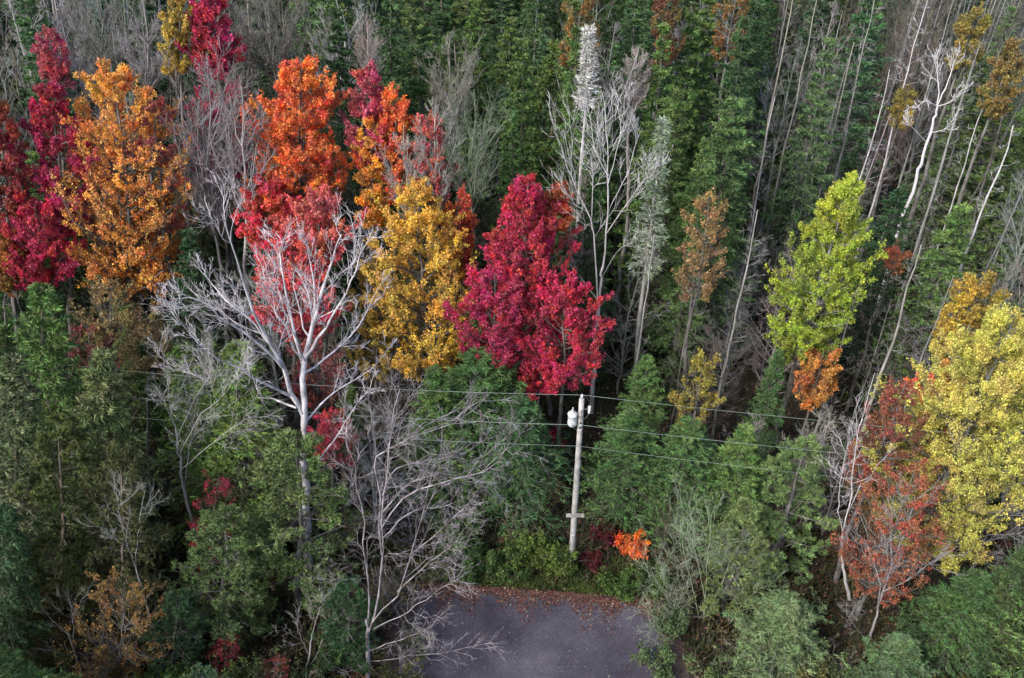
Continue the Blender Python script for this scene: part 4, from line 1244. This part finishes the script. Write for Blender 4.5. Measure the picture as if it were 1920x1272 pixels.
def pyobj(name, parts, mat, parent=None, smooth=False, bevel=0.0):
    V, F = [], []
    for v, f in parts:
        b = len(V)
        V += [tuple(q) for q in v]
        F += [tuple(i + b for i in g) for g in f]
    me = bpy.data.meshes.new(name)
    me.from_pydata(V, [], F)
    me.materials.append(mat)
    if smooth:
        for p in me.polygons:
            p.use_smooth = len(p.vertices) == 4
    o = bpy.data.objects.new(name, me)
    COL.objects.link(o)
    if parent is not None:
        o.parent = parent
    if bevel:
        b = o.modifiers.new('bevel', 'BEVEL')
        b.width = bevel
        b.segments = 2
    return o

def box(cx, cy, cz, sx, sy, sz):
    V = [(cx + a * sx / 2, cy + b * sy / 2, cz + c * sz / 2) for a in (-1, 1) for b in (-1, 1) for c in (-1, 1)]
    F = [(0, 1, 3, 2), (4, 6, 7, 5), (0, 4, 5, 1), (2, 3, 7, 6), (0, 2, 6, 4), (1, 5, 7, 3)]
    return V, F

PH = 11.6
pp = at_z(1091, 748, PH)
PX, PY = float(pp[0]), float(pp[1])
pole = bpy.data.objects.new('utility_pole', None)
COL.objects.link(pole)
pole.location = (PX, PY, 0)
tag(pole, 'pale wooden utility pole with a grey transformer can, standing beyond the road', 'utility pole')
pyobj('shaft', [cyl(.17, .11, 0, 0, prof=[(.155, -.3), (.148, 3), (.137, 6), (.125, 9), (.115, PH - .03), (.095, PH)])], M_POLE, pole, True)
tc = pyobj('transformer', [cyl(0, 0, 0, 0, n=20, prof=[(.17, PH - 1.52), (.20, PH - 1.48), (.20, PH - 1.38), (.21, PH - 1.36), (.20, PH - 1.34), (.20, PH - .92), (.22, PH - .90), (.22, PH - .86), (.14, PH - .78), (.05, PH - .75)], cx=-.36, cy=-.05)], M_METAL, pole, True)
pyobj('bushing', [cyl(0, 0, 0, 0, n=10, prof=[(.03, PH - .80), (.06, PH - .72), (.035, PH - .68), (.06, PH - .62), (.03, PH - .56), (.02, PH - .48)], cx=-.36, cy=-.05)], M_PORC, tc, True)
pyobj('mounting_bracket', [box(-.14, -.03, PH - 1.05, .10, .10, .07), box(-.14, -.03, PH - 1.45, .10, .10, .07)], M_DARKM, pole, bevel=.008)
pyobj('top_insulator', [cyl(0, 0, 0, 0, n=12, prof=[(.02, PH), (.02, PH + .08), (.07, PH + .10), (.04, PH + .15), (.065, PH + .18), (.03, PH + .25)])], M_PORC, pole, True)
pyobj('cutout_arm', [box(.18, 0, PH - .62, .32, .05, .05)], M_DARKM, pole, bevel=.006)
pyobj('fuse_cutout', [cyl(0, 0, 0, 0, n=12, prof=[(.03, PH - .86), (.075, PH - .82), (.05, PH - .74), (.085, PH - .66), (.05, PH - .58), (.08, PH - .50), (.03, PH - .42)], cx=.36)], M_PORC, pole, True)
pyobj('secondary_rack', [box(0, -.16, PH - 1.55, .08, .08, .55)], M_DARKM, pole, bevel=.006)
for dz in (-1.40, -1.70):
    pyobj('spool_insulator', [cyl(0, 0, 0, 0, n=10, prof=[(.05, PH + dz - .05), (.03, PH + dz), (.05, PH + dz + .05)], cx=0, cy=-.22)], M_PORC, pole, True)
def lead(pts, name='drop_lead'):
    t = Tubes(); t.add(resample(np.array(pts), 12), .011, .011, 5)
    o = obj(name, t.mesh(name, M_DARKM), pole)
lead([(.02, 0, PH + .2), (.25, -.05, PH + .02), (.36, -.03, PH - .42)])
lead([(.36, -.03, PH - .86), (.1, -.25, PH - 1.0), (-.25, -.22, PH - .7), (-.40, -.05, PH - .48)])
lead([(-.40, -.28, PH - 1.2), (-.25, -.36, PH - 1.5), (0, -.24, PH - 1.45)])
pyobj('number_tag', [box(0, -.155, 2.6, .09, .012, .16)], M_METAL, pole)
for bz_ in (PH - .95, PH - 1.35, PH - .6):
    pyobj('through_bolt', [cyl(.022, .022, bz_ - .02, bz_ + .02, n=8, cx=.0, cy=-.125)], M_DARKM, pole)
zb = 3.6
bm_z = [z for z in np.linspace(1, 8, 200) if proj((PX, PY, z))[1] > 961]
zb = bm_z[-1] if bm_z else 3.6
pyobj('cross_board', [box(.02, -.175, zb, .86, .045, .24)], M_POLE, pole, bevel=.01)
pyobj('ground_wire_guard', [box(.0, .165, 2.0, .05, .05, 3.6)], M_DARKM, pole)

def wire(z, ox, oy, lefts, rights, label, sag=1.0, r=.014, lsag=1.6):
    pts = []
    ends = [(-48, PY + lefts, z), (PX + ox, PY + oy, z), (52, PY + rights, z)]
    for a, b in ((ends[0], ends[1]), (ends[1], ends[2])):
        sg = lsag if b[0] < 10 else sag
        for s in np.linspace(0, 1, 40):
            p = np.array(a) * (1 - s) + np.array(b) * s
            p[2] -= sg * 4 * s * (1 - s)
            pts.append(p)
    P = np.array([p for i, p in enumerate(pts) if i != 40])
    t = Tubes()
    t.add(P, r, r, 5)
    tag(obj('power_line', t.mesh('power_line', M_WIRE)), label, 'power line', None)

wire(PH + .22, 0, 0, 8.0, -5.0, 'highest power line, running over the very top of the utility pole', sag=.8, r=.008)
wire(PH - 1.35, 0, -.24, 8.0, -5.0, 'middle power line, fixed beside the transformer can', sag=.9, r=.009)
wire(PH - 2.75, 0, -.17, 8.0, -5.0, 'lowest power line, fixed to the pole below the transformer', sag=1.1, r=.008)

# ------------------------------------------------------------------ roadside shrubs
def shrub_at(px, py, H, w, label, c1, c2, keep=1.0, per=8, leaf=.10, stems=11, n2=8, n3=5, needle=False, bark=BROWN, grad=0.0, cat='shrub', group=None):
    p = at_z(px, py, 0)
    R = w / 2 * proj(p)[2] / FPX
    parts = build_shrub(int(px * 3 + py), H, R, stems=stems, n2=n2, n3=n3, leaf=leaf, per=per, keep=keep, needle=needle)
    put('shrub', parts, p[0], p[1], 0, (1, 1, 1), label, cat, group, c1, c2, grad, bark, DGREY)
    PLACED.append((p[0], p[1], 0.8))

shrub_at(1185, 1045, 1.5, 66, 'bright orange shrub right of the utility pole foot', (.80, .22, .02), (.72, .14, .02), per=10, leaf=.10)
shrub_at(1000, 1060, 2.4, 110, 'bright yellow green shrub left of the utility pole foot', YGRN, BGRN, per=9, leaf=.11)
shrub_at(1045, 1075, 1.6, 80, 'green shrub just left of the utility pole foot', BGRN, YGRN, per=9, leaf=.10)
shrub_at(945, 1080, 1.8, 100, 'dark green shrub at the far road edge, second from the bare tree', GRN, BGRN, per=9, leaf=.10)
shrub_at(890, 1075, 1.9, 90, 'mid green shrub at the far road edge beside the bare tree limbs', (.05, .13, .03), GRN, per=9, leaf=.10)
shrub_at(1160, 1120, 1.4, 100, 'green bushy shrub at the road edge right of the pole', (.06, .14, .03), BGRN, per=9, leaf=.10)
shrub_at(1225, 1110, 1.8, 90, 'olive green shrub between the orange shrub and silvery tree', (.10, .15, .04), GRN, per=8, leaf=.10)
shrub_at(1140, 1020, 1.5, 70, 'wine red shrub behind the orange shrub and the pole', (.16, .012, .03), (.08, .02, .02), keep=.7, per=6)
shrub_at(1110, 1060, .9, 50, 'small wine red shrub at the pole foot', (.16, .012, .03), (.10, .02, .02), keep=.7, per=6)
shrub_at(1035, 960, 3.0, 70, 'dark rust and green shrub left of the pole', (.10, .05, .02), GRN, keep=.5, per=6)
shrub_at(1038, 850, 1.8, 28, 'tiny scarlet shrub left of the pole among dark firs', RED, CRIM, per=8)
shrub_at(1245, 985, 3.2, 110, 'olive yellow shrub behind the silvery bare tree', (.17, .19, .06), GRN, keep=.7, per=6)
shrub_at(1400, 950, 3.4, 90, 'pale yellow green shrub left of the feathery pine', (.20, .24, .09), BGRN, keep=.7, per=6)
shrub_at(1330, 1020, 2.0, 90, 'maroon twiggy shrub behind the silvery bare tree', (.12, .02, .03), (.08, .04, .03), keep=.5, per=4)
shrub_at(1250, 1190, 1.8, 90, 'grey green shrub at the foot of the silvery bare tree', (.11, .17, .08), GRN, keep=.8, per=7)
shrub_at(1232, 1262, 1.5, 110, 'pale green shrub on the near road edge at the bottom', (.12, .19, .09), BGRN, keep=.8, per=7)
shrub_at(1400, 1240, 2.2, 110, 'pale twiggy shrub between silvery tree and young hemlock', (.15, .18, .10), BGRN, keep=.5, per=6, bark=LGREY)
shrub_at(1560, 1260, 2.2, 120, 'grey twiggy shrub at the bottom right', (.12, .14, .08), OLIVE, keep=.25, per=5, bark=LGREY)
shrub_at(800, 990, 2.0, 90, 'brown twiggy shrub under the limbs of the spreading tree', (.14, .10, .04), GRN, keep=.35, per=5, bark=GREY)
shrub_at(690, 1190, 2.6, 150, 'dense pale twiggy shrub round the foot of the spreading tree', (.12, .10, .05), OLIVE, keep=.2, per=3, bark=LGREY, stems=22, n2=10, n3=8)
shrub_at(775, 1215, 1.6, 110, 'low brown and green shrub on the left side of the road', (.10, .10, .04), GRN, keep=.5, per=6, bark=GREY)
shrub_at(745, 1285, 1.7, 130, 'dark olive shrub on the left side of the road at the bottom edge', (.07, .10, .035), OLIVE, keep=.6, per=6, bark=GREY)
shrub_at(735, 1140, 2.8, 130, 'grey twiggy shrub on the left corner of the road', (.12, .10, .05), OLIVE, keep=.15, per=3, bark=LILAC, stems=20, n2=10, n3=8)
shrub_at(1265, 1160, 2.2, 120, 'pale twiggy shrub on the right corner of the road', (.14, .16, .08), OLIVE, keep=.3, per=3, bark=LGREY, stems=18, n2=9, n3=7)
for k_, (px_, py_, H_, w_, lab_, c1_, c2_) in enumerate([
    (60, 1330, 3.2, 190, 'olive shrub in the very bottom left corner', (.16, .17, .05), GRN),
    (190, 1340, 2.6, 170, 'ochre green shrub at the bottom edge under the ochre small tree', (.22, .20, .05), OLIVE),
    (330, 1330, 3.0, 170, 'bright green shrub at the bottom edge right of the ochre small tree', (.10, .22, .035), BGRN),
    (450, 1330, 3.0, 170, 'olive green shrub at the bottom edge, beside the blood red sapling', (.14, .20, .05), GRN),
    (550, 1300, 2.2, 140, 'grey green shrub under the small pale bare tree', (.15, .19, .09), GRN),
    (110, 1215, 3.0, 150, 'drab brown shrub left of the ochre small tree', (.16, .12, .05), OLIVE),
    (480, 1200, 2.8, 150, 'yellow green shrub in front of the pale green pine', (.19, .25, .05), GRN),
    (345, 1215, 2.6, 130, 'deep green shrub between ochre tree and pale green pine', (.06, .14, .035), GRN),
    (640, 1240, 2.4, 110, 'deep green shrub left of the road corner', (.07, .16, .035), GRN),
    (1330, 1330, 2.4, 170, 'grey green shrub at the bottom edge under the silvery tree', (.15, .21, .10), BGRN),
    (1600, 1330, 2.6, 170, 'pale green shrub at the bottom edge under the leaning trunk', (.15, .20, .10), GRN),
    (1760, 1190, 2.6, 150, 'green shrub below the rust red tree', (.09, .17, .04), GRN),
    (1500, 1330, 2.8, 150, 'olive shrub at the bottom edge beside the young hemlock', (.14, .17, .06), OLIVE)]):
    shrub_at(px_, py_, H_, w_, lab_, c1_, c2_, keep=.9, per=9, leaf=.09, stems=12, n2=8, n3=6)
shrub_at(640, 1150, 1.8, 130, 'brown twiggy shrub left of the foot of the spreading tree', (.10, .08, .04), OLIVE, keep=.35, per=4, bark=GREY)
shrub_at(700, 1130, 1.5, 120, 'grey brown twiggy shrub behind the foot of the spreading tree', (.12, .07, .04), OLIVE, keep=.3, per=4, bark=GREY)
shrub_at(830, 1085, 1.3, 100, 'low brown shrub at the left end of the road edge', (.12, .09, .04), GRN, keep=.45, per=5, bark=GREY)
shrub_at(760, 1080, 1.7, 100, 'dark green low shrub under the spreading bare tree', (.05, .09, .03), (.08, .05, .03), keep=.5, per=6)

# ------------------------------------------------------------------ filler forest
GREENS = [('dark green', DGRN, GRN), ('deep green', (.034, .095, .028), DGRN), ('mid green', GRN, BGRN), ('olive green', (.075, .10, .03), GRN), ('bluish green', (.04, .10, .05), GRN), ('bright green', (.095, .18, .035), GRN), ('yellowish green', (.13, .17, .04), GRN), ('blackish green', (.02, .05, .02), DGRN)]
GREYS = [('grey', GREY, DGREY), ('pale grey', LGREY, GREY), ('brownish grey', (.19, .16, .13), DGREY), ('lilac grey', LILAC, GREY)]

def pick(rng, table):
    ks = list(table)
    w = np.array([table[k] for k in ks], float)
    return ks[rng.choice(len(ks), p=w / w.sum())]

def region(px, py):
    if py < 190:
        if px < 590: return dict(con=.5, bare=.5)
        if px < 1420: return dict(con=.72, tallpine=.22, bare=.06)
        return dict(snag=.36, bare=.24, con=.40)
    if py < 480:
        if px < 700: return dict(bare=.6, con=.4)
        if px > 1060 and px < 1500 and py > 400: return dict(thicket=.7, bare=.2, con=.1)
        if px < 1500: return dict(con=.62, tallpine=.24, bare=.14)
        return dict(snag=.32, bare=.20, con=.36, tallpine=.12)
    if py < 700:
        if px < 450: return dict(pine=.45, thicket=.2, con=.35)
        if px < 850: return dict(thicket=.4, con=.6)
        if px < 1120: return dict(con=1)
        if px < 1500: return dict(thicket=.88, con=.12)
        return dict(thicket=.6, con=.3, snag=.1)
    if px < 450: return dict(pine=.5, thicket=.25, con=.2, under=.05)
    if px < 850: return dict(thicket=.5, con=.3, under=.2)
    if px < 1500: return dict(con=.6, thicket=.25, under=.15)
    return dict(thicket=.4, con=.35, under=.25)

HRANGE = dict(tallpine=(11, 18), con=(10, 20), bare=(14, 20), snag=(14, 20), thicket=(6, 12), pine=(7, 12), under=(1.6, 3.0))
BASEH = dict(tallpine=15, con=18, bare=18, snag=18, thicket=9, pine=13, under=2.6)
HALFW = dict(tallpine=2.4, con=2.4, bare=2.4, snag=1.2, thicket=1.9, pine=2.8, under=1.3)
NAMES = dict(tallpine=('pine_tree', 'pine', 'tree'), con=('spruce_tree', 'spruce', 'tree'), bare=('bare_tree', 'bare tree', 'tree'), snag=('dead_tree', 'bare stem', 'tree'), thicket=('bare_sapling', 'bare twiggy sapling', 'sapling'),
             pine=('pine_tree', 'pine', 'tree'), under=('shrub', 'leafy shrub', 'shrub'))

def relation(px, py, y):
    best, bd = None, 1e9
    for (x0, y0, x1, y1, hy, sh) in HERO:
        cx, cyy = (x0 + x1) / 2, (y0 + y1) / 2
        d = math.hypot(max(abs(px - cx) - (x1 - x0) / 2, 0), max(abs(py - cyy) - (y1 - y0) / 2, 0)) + 0.15 * math.hypot(px - cx, py - cyy)
        if d < bd:
            bd, best = d, (cx, cyy, x1 - x0, y1 - y0, hy, sh)
    cx, cyy, w, h, hy, sh = best
    if abs(px - cx) < w * 0.5:
        rel = 'above' if py < cyy - h * 0.4 else ('below' if py > cyy + h * 0.4 else ('in front of' if y < hy else 'behind'))
    else:
        rel = 'left of' if px < cx else 'right of'
        if py < cyy - h * 0.5: rel = 'up ' + rel
        elif py > cyy + h * 0.5: rel = 'down ' + rel
    return rel + ' the ' + sh

frng = np.random.default_rng(5)
fills = []
placed = list(PLACED)
tries = 0
while tries < 26000 and len(fills) < 620:
    tries += 1
    y = 17.5 + 74 * frng.random() ** 1.15
    hw = (y * CP + 28) * 960 / FPX + 4
    x = frng.uniform(-hw, hw)
    if in_road(x, y, 1.3): continue
    gx, gy, _ = proj((x, y, 6))
    kind = pick(frng, region(gx, gy - 40))
    lo, hi = HRANGE[kind]
    H = frng.uniform(lo, hi)
    if abs(x - PX) < 2.2 and y < PY + 1.5: continue
    if math.hypot(x - PX, y - PY) < 3 and kind != 'under': continue
    sep = dict(tallpine=2.8, con=2.6, bare=2.4, snag=1.7, thicket=1.7, pine=2.2, under=1.2)[kind]
    if any((x - a) ** 2 + (y - b) ** 2 < (sep * .5 + c * .8) ** 2 for a, b, c in placed): continue
    # lower the tree until it leaves the crowns behind it in view
    ok = False
    for _ in range(9):
        tx, ty, dep = proj((x, y, H))
        bx, by, _d = proj((x, y, 0))
        half = HALFW[kind] * H / BASEH[kind] * FPX / dep
        tol = {'snag': .25, 'bare': .45}.get(kind, .75)
        bad = False
        for (x0, y0, x1, y1, hy, sh) in HERO:
            if hy > y + .5 and tx + half * tol > x0 + 6 and tx - half * tol < x1 - 6 and ty < y1 - 12 and by > y0:
                bad = True; break
        if not bad:
            ok = True; break
        H *= 0.84
        if H < lo * 0.42: break
    if not ok: continue
    if kind in ('thicket', 'bare', 'snag') and 1010 < tx < 1190 and 620 < ty < 1040: continue
    # the pole and its can stay free
    if y < PY and tx - half < 1105 and tx + half > 1060 and ty < 1050: continue
    placed.append((x, y, sep * .5))
    fills.append((kind, x, y, H, tx, ty))

used = {}
jobs = []
for (kind, x, y, H, tx, ty) in fills:
    nm, word, cat = NAMES[kind]
    gname, g1, g2 = GREENS[frng.integers(len(GREENS))]
    bname, b1, b2 = GREYS[frng.integers(len(GREYS))]
    if kind in ('con', 'tallpine') and 560 < tx < 1450 and ty < 420:
        gname, g1, g2 = GREENS[[0, 1, 2, 4, 2, 5, 6][frng.integers(7)]]
    if kind == 'under':
        gname, g1, g2 = [('olive', (.10, .12, .03), BROWN), ('green', (.05, .12, .03), GRN), ('rust brown', (.16, .07, .03), BROWN), ('yellowish', (.22, .20, .05), OLIVE)][frng.integers(4)]
    if kind in ('con', 'pine', 'tallpine', 'under'):
        cname = gname
    else:
        cname = bname
    size = 'tall' if H > BASEH[kind] * .88 else ('low' if H < BASEH[kind] * .6 else 'mid sized')
    lab = f"{size} {cname} {word} {relation(tx, ty + 30, y)}"
    used.setdefault(lab, []).append(tx)
    jobs.append((kind, x, y, H, (lab, tx), nm, cat, g1, g2, b1, b2))
ORD = ['first', 'second', 'third', 'fourth', 'fifth', 'sixth', 'seventh', 'eighth', 'ninth', 'tenth', 'eleventh', 'twelfth', 'thirteenth']
FINAL = set()
GROUPS = dict(tallpine='tall pines among the spruces', con='spruces filling the forest', bare='bare trees filling the forest', snag='bare grey stems on the right', thicket='bare saplings in the understorey', pine='pines on the left', under='low shrubs under the trees')
for (kind, x, y, H, lab, nm, cat, g1, g2, b1, b2) in jobs:
    lab, ltx = lab
    same = sorted(used[lab])
    if len(same) > 1:
        k = same.index(ltx)
        where = ('left', 'right')[k] + ' one of two' if len(same) == 2 else (ORD[k] if k < 13 else 'rightmost') + ' from left'
        lab = lab.replace('mid sized ', '') if len(lab.split()) > 12 else lab
        lab = lab + ', ' + where
    for drop in ('mid sized ', 'brownish ', 'tall ', 'low '):
        if len(lab.replace(',', ' ').split()) > 16:
            lab = lab.replace(drop, '', 1)
    if lab in FINAL:
        lab = lab.replace('bare tree', 'leafless tree', 1).replace('bare stem', 'leafless stem', 1)
    FINAL.add(lab)
    nvar = len([k for k in PROTO if k[0] == kind])
    parts = PROTO[(kind, int(frng.integers(nvar)))]
    s = H / BASEH[kind]
    sxy = s * frng.uniform(.9, 1.2) if kind != 'con' else (0.4 + .6 * s) * frng.uniform(.9, 1.35)
    jx = lambda c: tuple(float(v) * float(k) for v, k in zip(c, frng.uniform(.85, 1.2, 3)))
    tilt_x, tilt_y = frng.normal(size=2) * .035
    put(nm, parts, x, y, frng.uniform(0, 6.28), (sxy, sxy, s), lab, cat, GROUPS[kind], jx(g1), jx(g2), 0.0, jx(b1), b2).rotation_euler[:2] = (tilt_x, tilt_y)

# ------------------------------------------------------------------ stuff on the forest floor
def scatter(n, rng, ymin, ymax, cond=None):
    y = rng.uniform(ymin, ymax, n)
    hw = (y * CP + 28) * 960 / FPX + 5
    x = rng.uniform(-1, 1, n) * hw
    return x, y

srng = np.random.default_rng(8)
def litter(name, x, y, z, size, label, color=(1, 1, 1), tone=None):
    m = len(x)
    C = np.column_stack([x, y, z])
    D = srng.normal(size=(m, 3)) * np.array([1, 1, .18])
    lk = size * srng.uniform(.6, 1.3, m)
    D = norm(D)
    S = norm(np.cross(D, UPV + srng.normal(size=(m, 3)) * .3))
    V = np.empty((m, 4, 3))
    V[:, 0] = C
    V[:, 1] = C + D * lk[:, None] * .45 + S * lk[:, None] * .4 + UPV * .01
    V[:, 2] = C + D * lk[:, None]
    V[:, 3] = C + D * lk[:, None] * .45 - S * lk[:, None] * .4 + UPV * .012
    tn = srng.random(m) if tone is None else tone
    o = obj(name, make_mesh(name, V.reshape(-1, 3), np.arange(m * 4).reshape(m, 4), M_LITTER, attrs={'tone': tn}), None, color)
    tag(o, label, kind='stuff')
    return o

x, y = scatter(36000, srng, 18, 80)
keep = ~in_road(x, y, .6)
x, y = x[keep], y[keep]
litter('leaf_litter', x, y, .05 + .22 * srng.random(len(x)), .17, 'brown and rusty fallen leaves covering the forest floor', (.6, .55, .5))
# leaves along the road edge and on the road
x = srng.uniform(-26, 26, 16000)
y = srng.uniform(16, 36, 16000)
kp = ~in_road(x, y, .3)
x, y = x[kp], y[kp]
litter('near_litter', x, y, .04 + .12 * srng.random(len(x)), .12, 'brown fallen leaves lying thick around the road', (.7, .62, .55))
x = srng.uniform(ROAD_L + .3, ROAD_R - .3, 5500)
off = np.abs(srng.normal(size=5500)) * (.25 + .8 * np.abs(np.sin(x * .9 + 1) * np.sin(x * 2.3))) - .1
y = road_edge(x) + .55 - off
litter('edge_leaves', x, y, .012 + .01 * srng.random(5500), .11, 'reddish leaves drifted along the far edge of the road', (.62, .52, .62), tone=np.clip(srng.normal(.45, .28, 5500), 0, 1))
x = srng.uniform(ROAD_L + 1, ROAD_R - 1, 1500)
y = road_edge(x) - 8 * srng.random(1500) ** 1.5
kp = srng.random(1500) < .25 + .75 * (np.sin(x * 1.3 + y * .7) * np.sin(y * 1.9 - x * .4) > .1)
x, y = x[kp], y[kp]
litter('road_leaves', x, y, .008 + .004 * srng.random(len(x)), .065, 'scattered pale leaves on the road', (.55, .62, .68), tone=np.clip(srng.normal(.85, .3, len(x)), 0.2, 1))

def tufts(name, x, y, h, color, tint, label, w=.03, spread=.35, mat=None):
    m = len(x)
    C = np.column_stack([x, y, np.full(m, -.02)])
    D = srng.normal(size=(m, 3)) * spread
    D[:, 2] = 1
    lk = h * srng.uniform(.5, 1.3, m)
    cl = .5 + .5 * np.sin(x * 1.9 + 1) * np.sin(y * 2.3)
    V, F, at = kites(C, D, lk, w, srng, srng.random(m), np.clip(cl, 0, 1), srng.random(m))
    tag(obj(name, make_mesh(name, V, F, M_LEAF, attrs=at), None, color, tint), label, kind='stuff')

n = 22000
x = srng.uniform(-9, 10.5, n); y = road_edge(x) + .5 + np.abs(srng.normal(size=n)) * 1.2
m_ = (x < 7.5)
tufts('roadside_grass', x[m_], y[m_], .38, (.06, .13, .03), (.12, .14, .04), 'green grass and ferns along the far road edge', w=.05, spread=.55)
x, y = scatter(44000, srng, 24, 72)
xx = srng.uniform(-28, 28, 22000)
yy = srng.uniform(15, 34, 22000)
x = np.concatenate([x, xx]); y = np.concatenate([y, yy])
keep = ~in_road(x, y, .8)
tufts('undergrowth', x[keep], y[keep], .7, (.035, .065, .022), (.09, .075, .035), 'low dark undergrowth between the trees', w=.07, spread=.7)

# brushwood: thin dead twigs standing and lying between the trunks
n = 3500
x, y = scatter(n, srng, 17, 74)
keep = ~in_road(x, y, 1.0)
x, y = x[keep], y[keep]
n = len(x)
d = srng.normal(size=(n, 3)) * .55
d[:, 2] = 1
d = norm(d) * srng.uniform(.8, 2.6, n)[:, None]
st = np.column_stack([x, y, np.zeros(n)])
s = np.linspace(0, 1, 4)[None, :, None]
P = st[:, None] + d[:, None] * s + np.cumsum(srng.normal(size=(n, 4, 3)) * .06, axis=1)
t = Tubes(); t.spikes(P, .013)
P2, a0, a1, _, _ = children(P, np.full(n, .011), np.full(n, .006), 4, srng, (.3, 1), (25, 60), .7, .7, K=3, rmin=.006)
t.spikes(P2[:, [0, 2]], a0)
tag(obj('brushwood', t.mesh('brushwood', M_BARK), None, (.20, .17, .15), (.09, .075, .065)), 'tangle of dead grey twigs between the trunks', kind='stuff')

print('fills', len(fills), 'tries', tries)
tot = sum(len(m.polygons) for m in bpy.data.meshes)
print('polygons', tot)
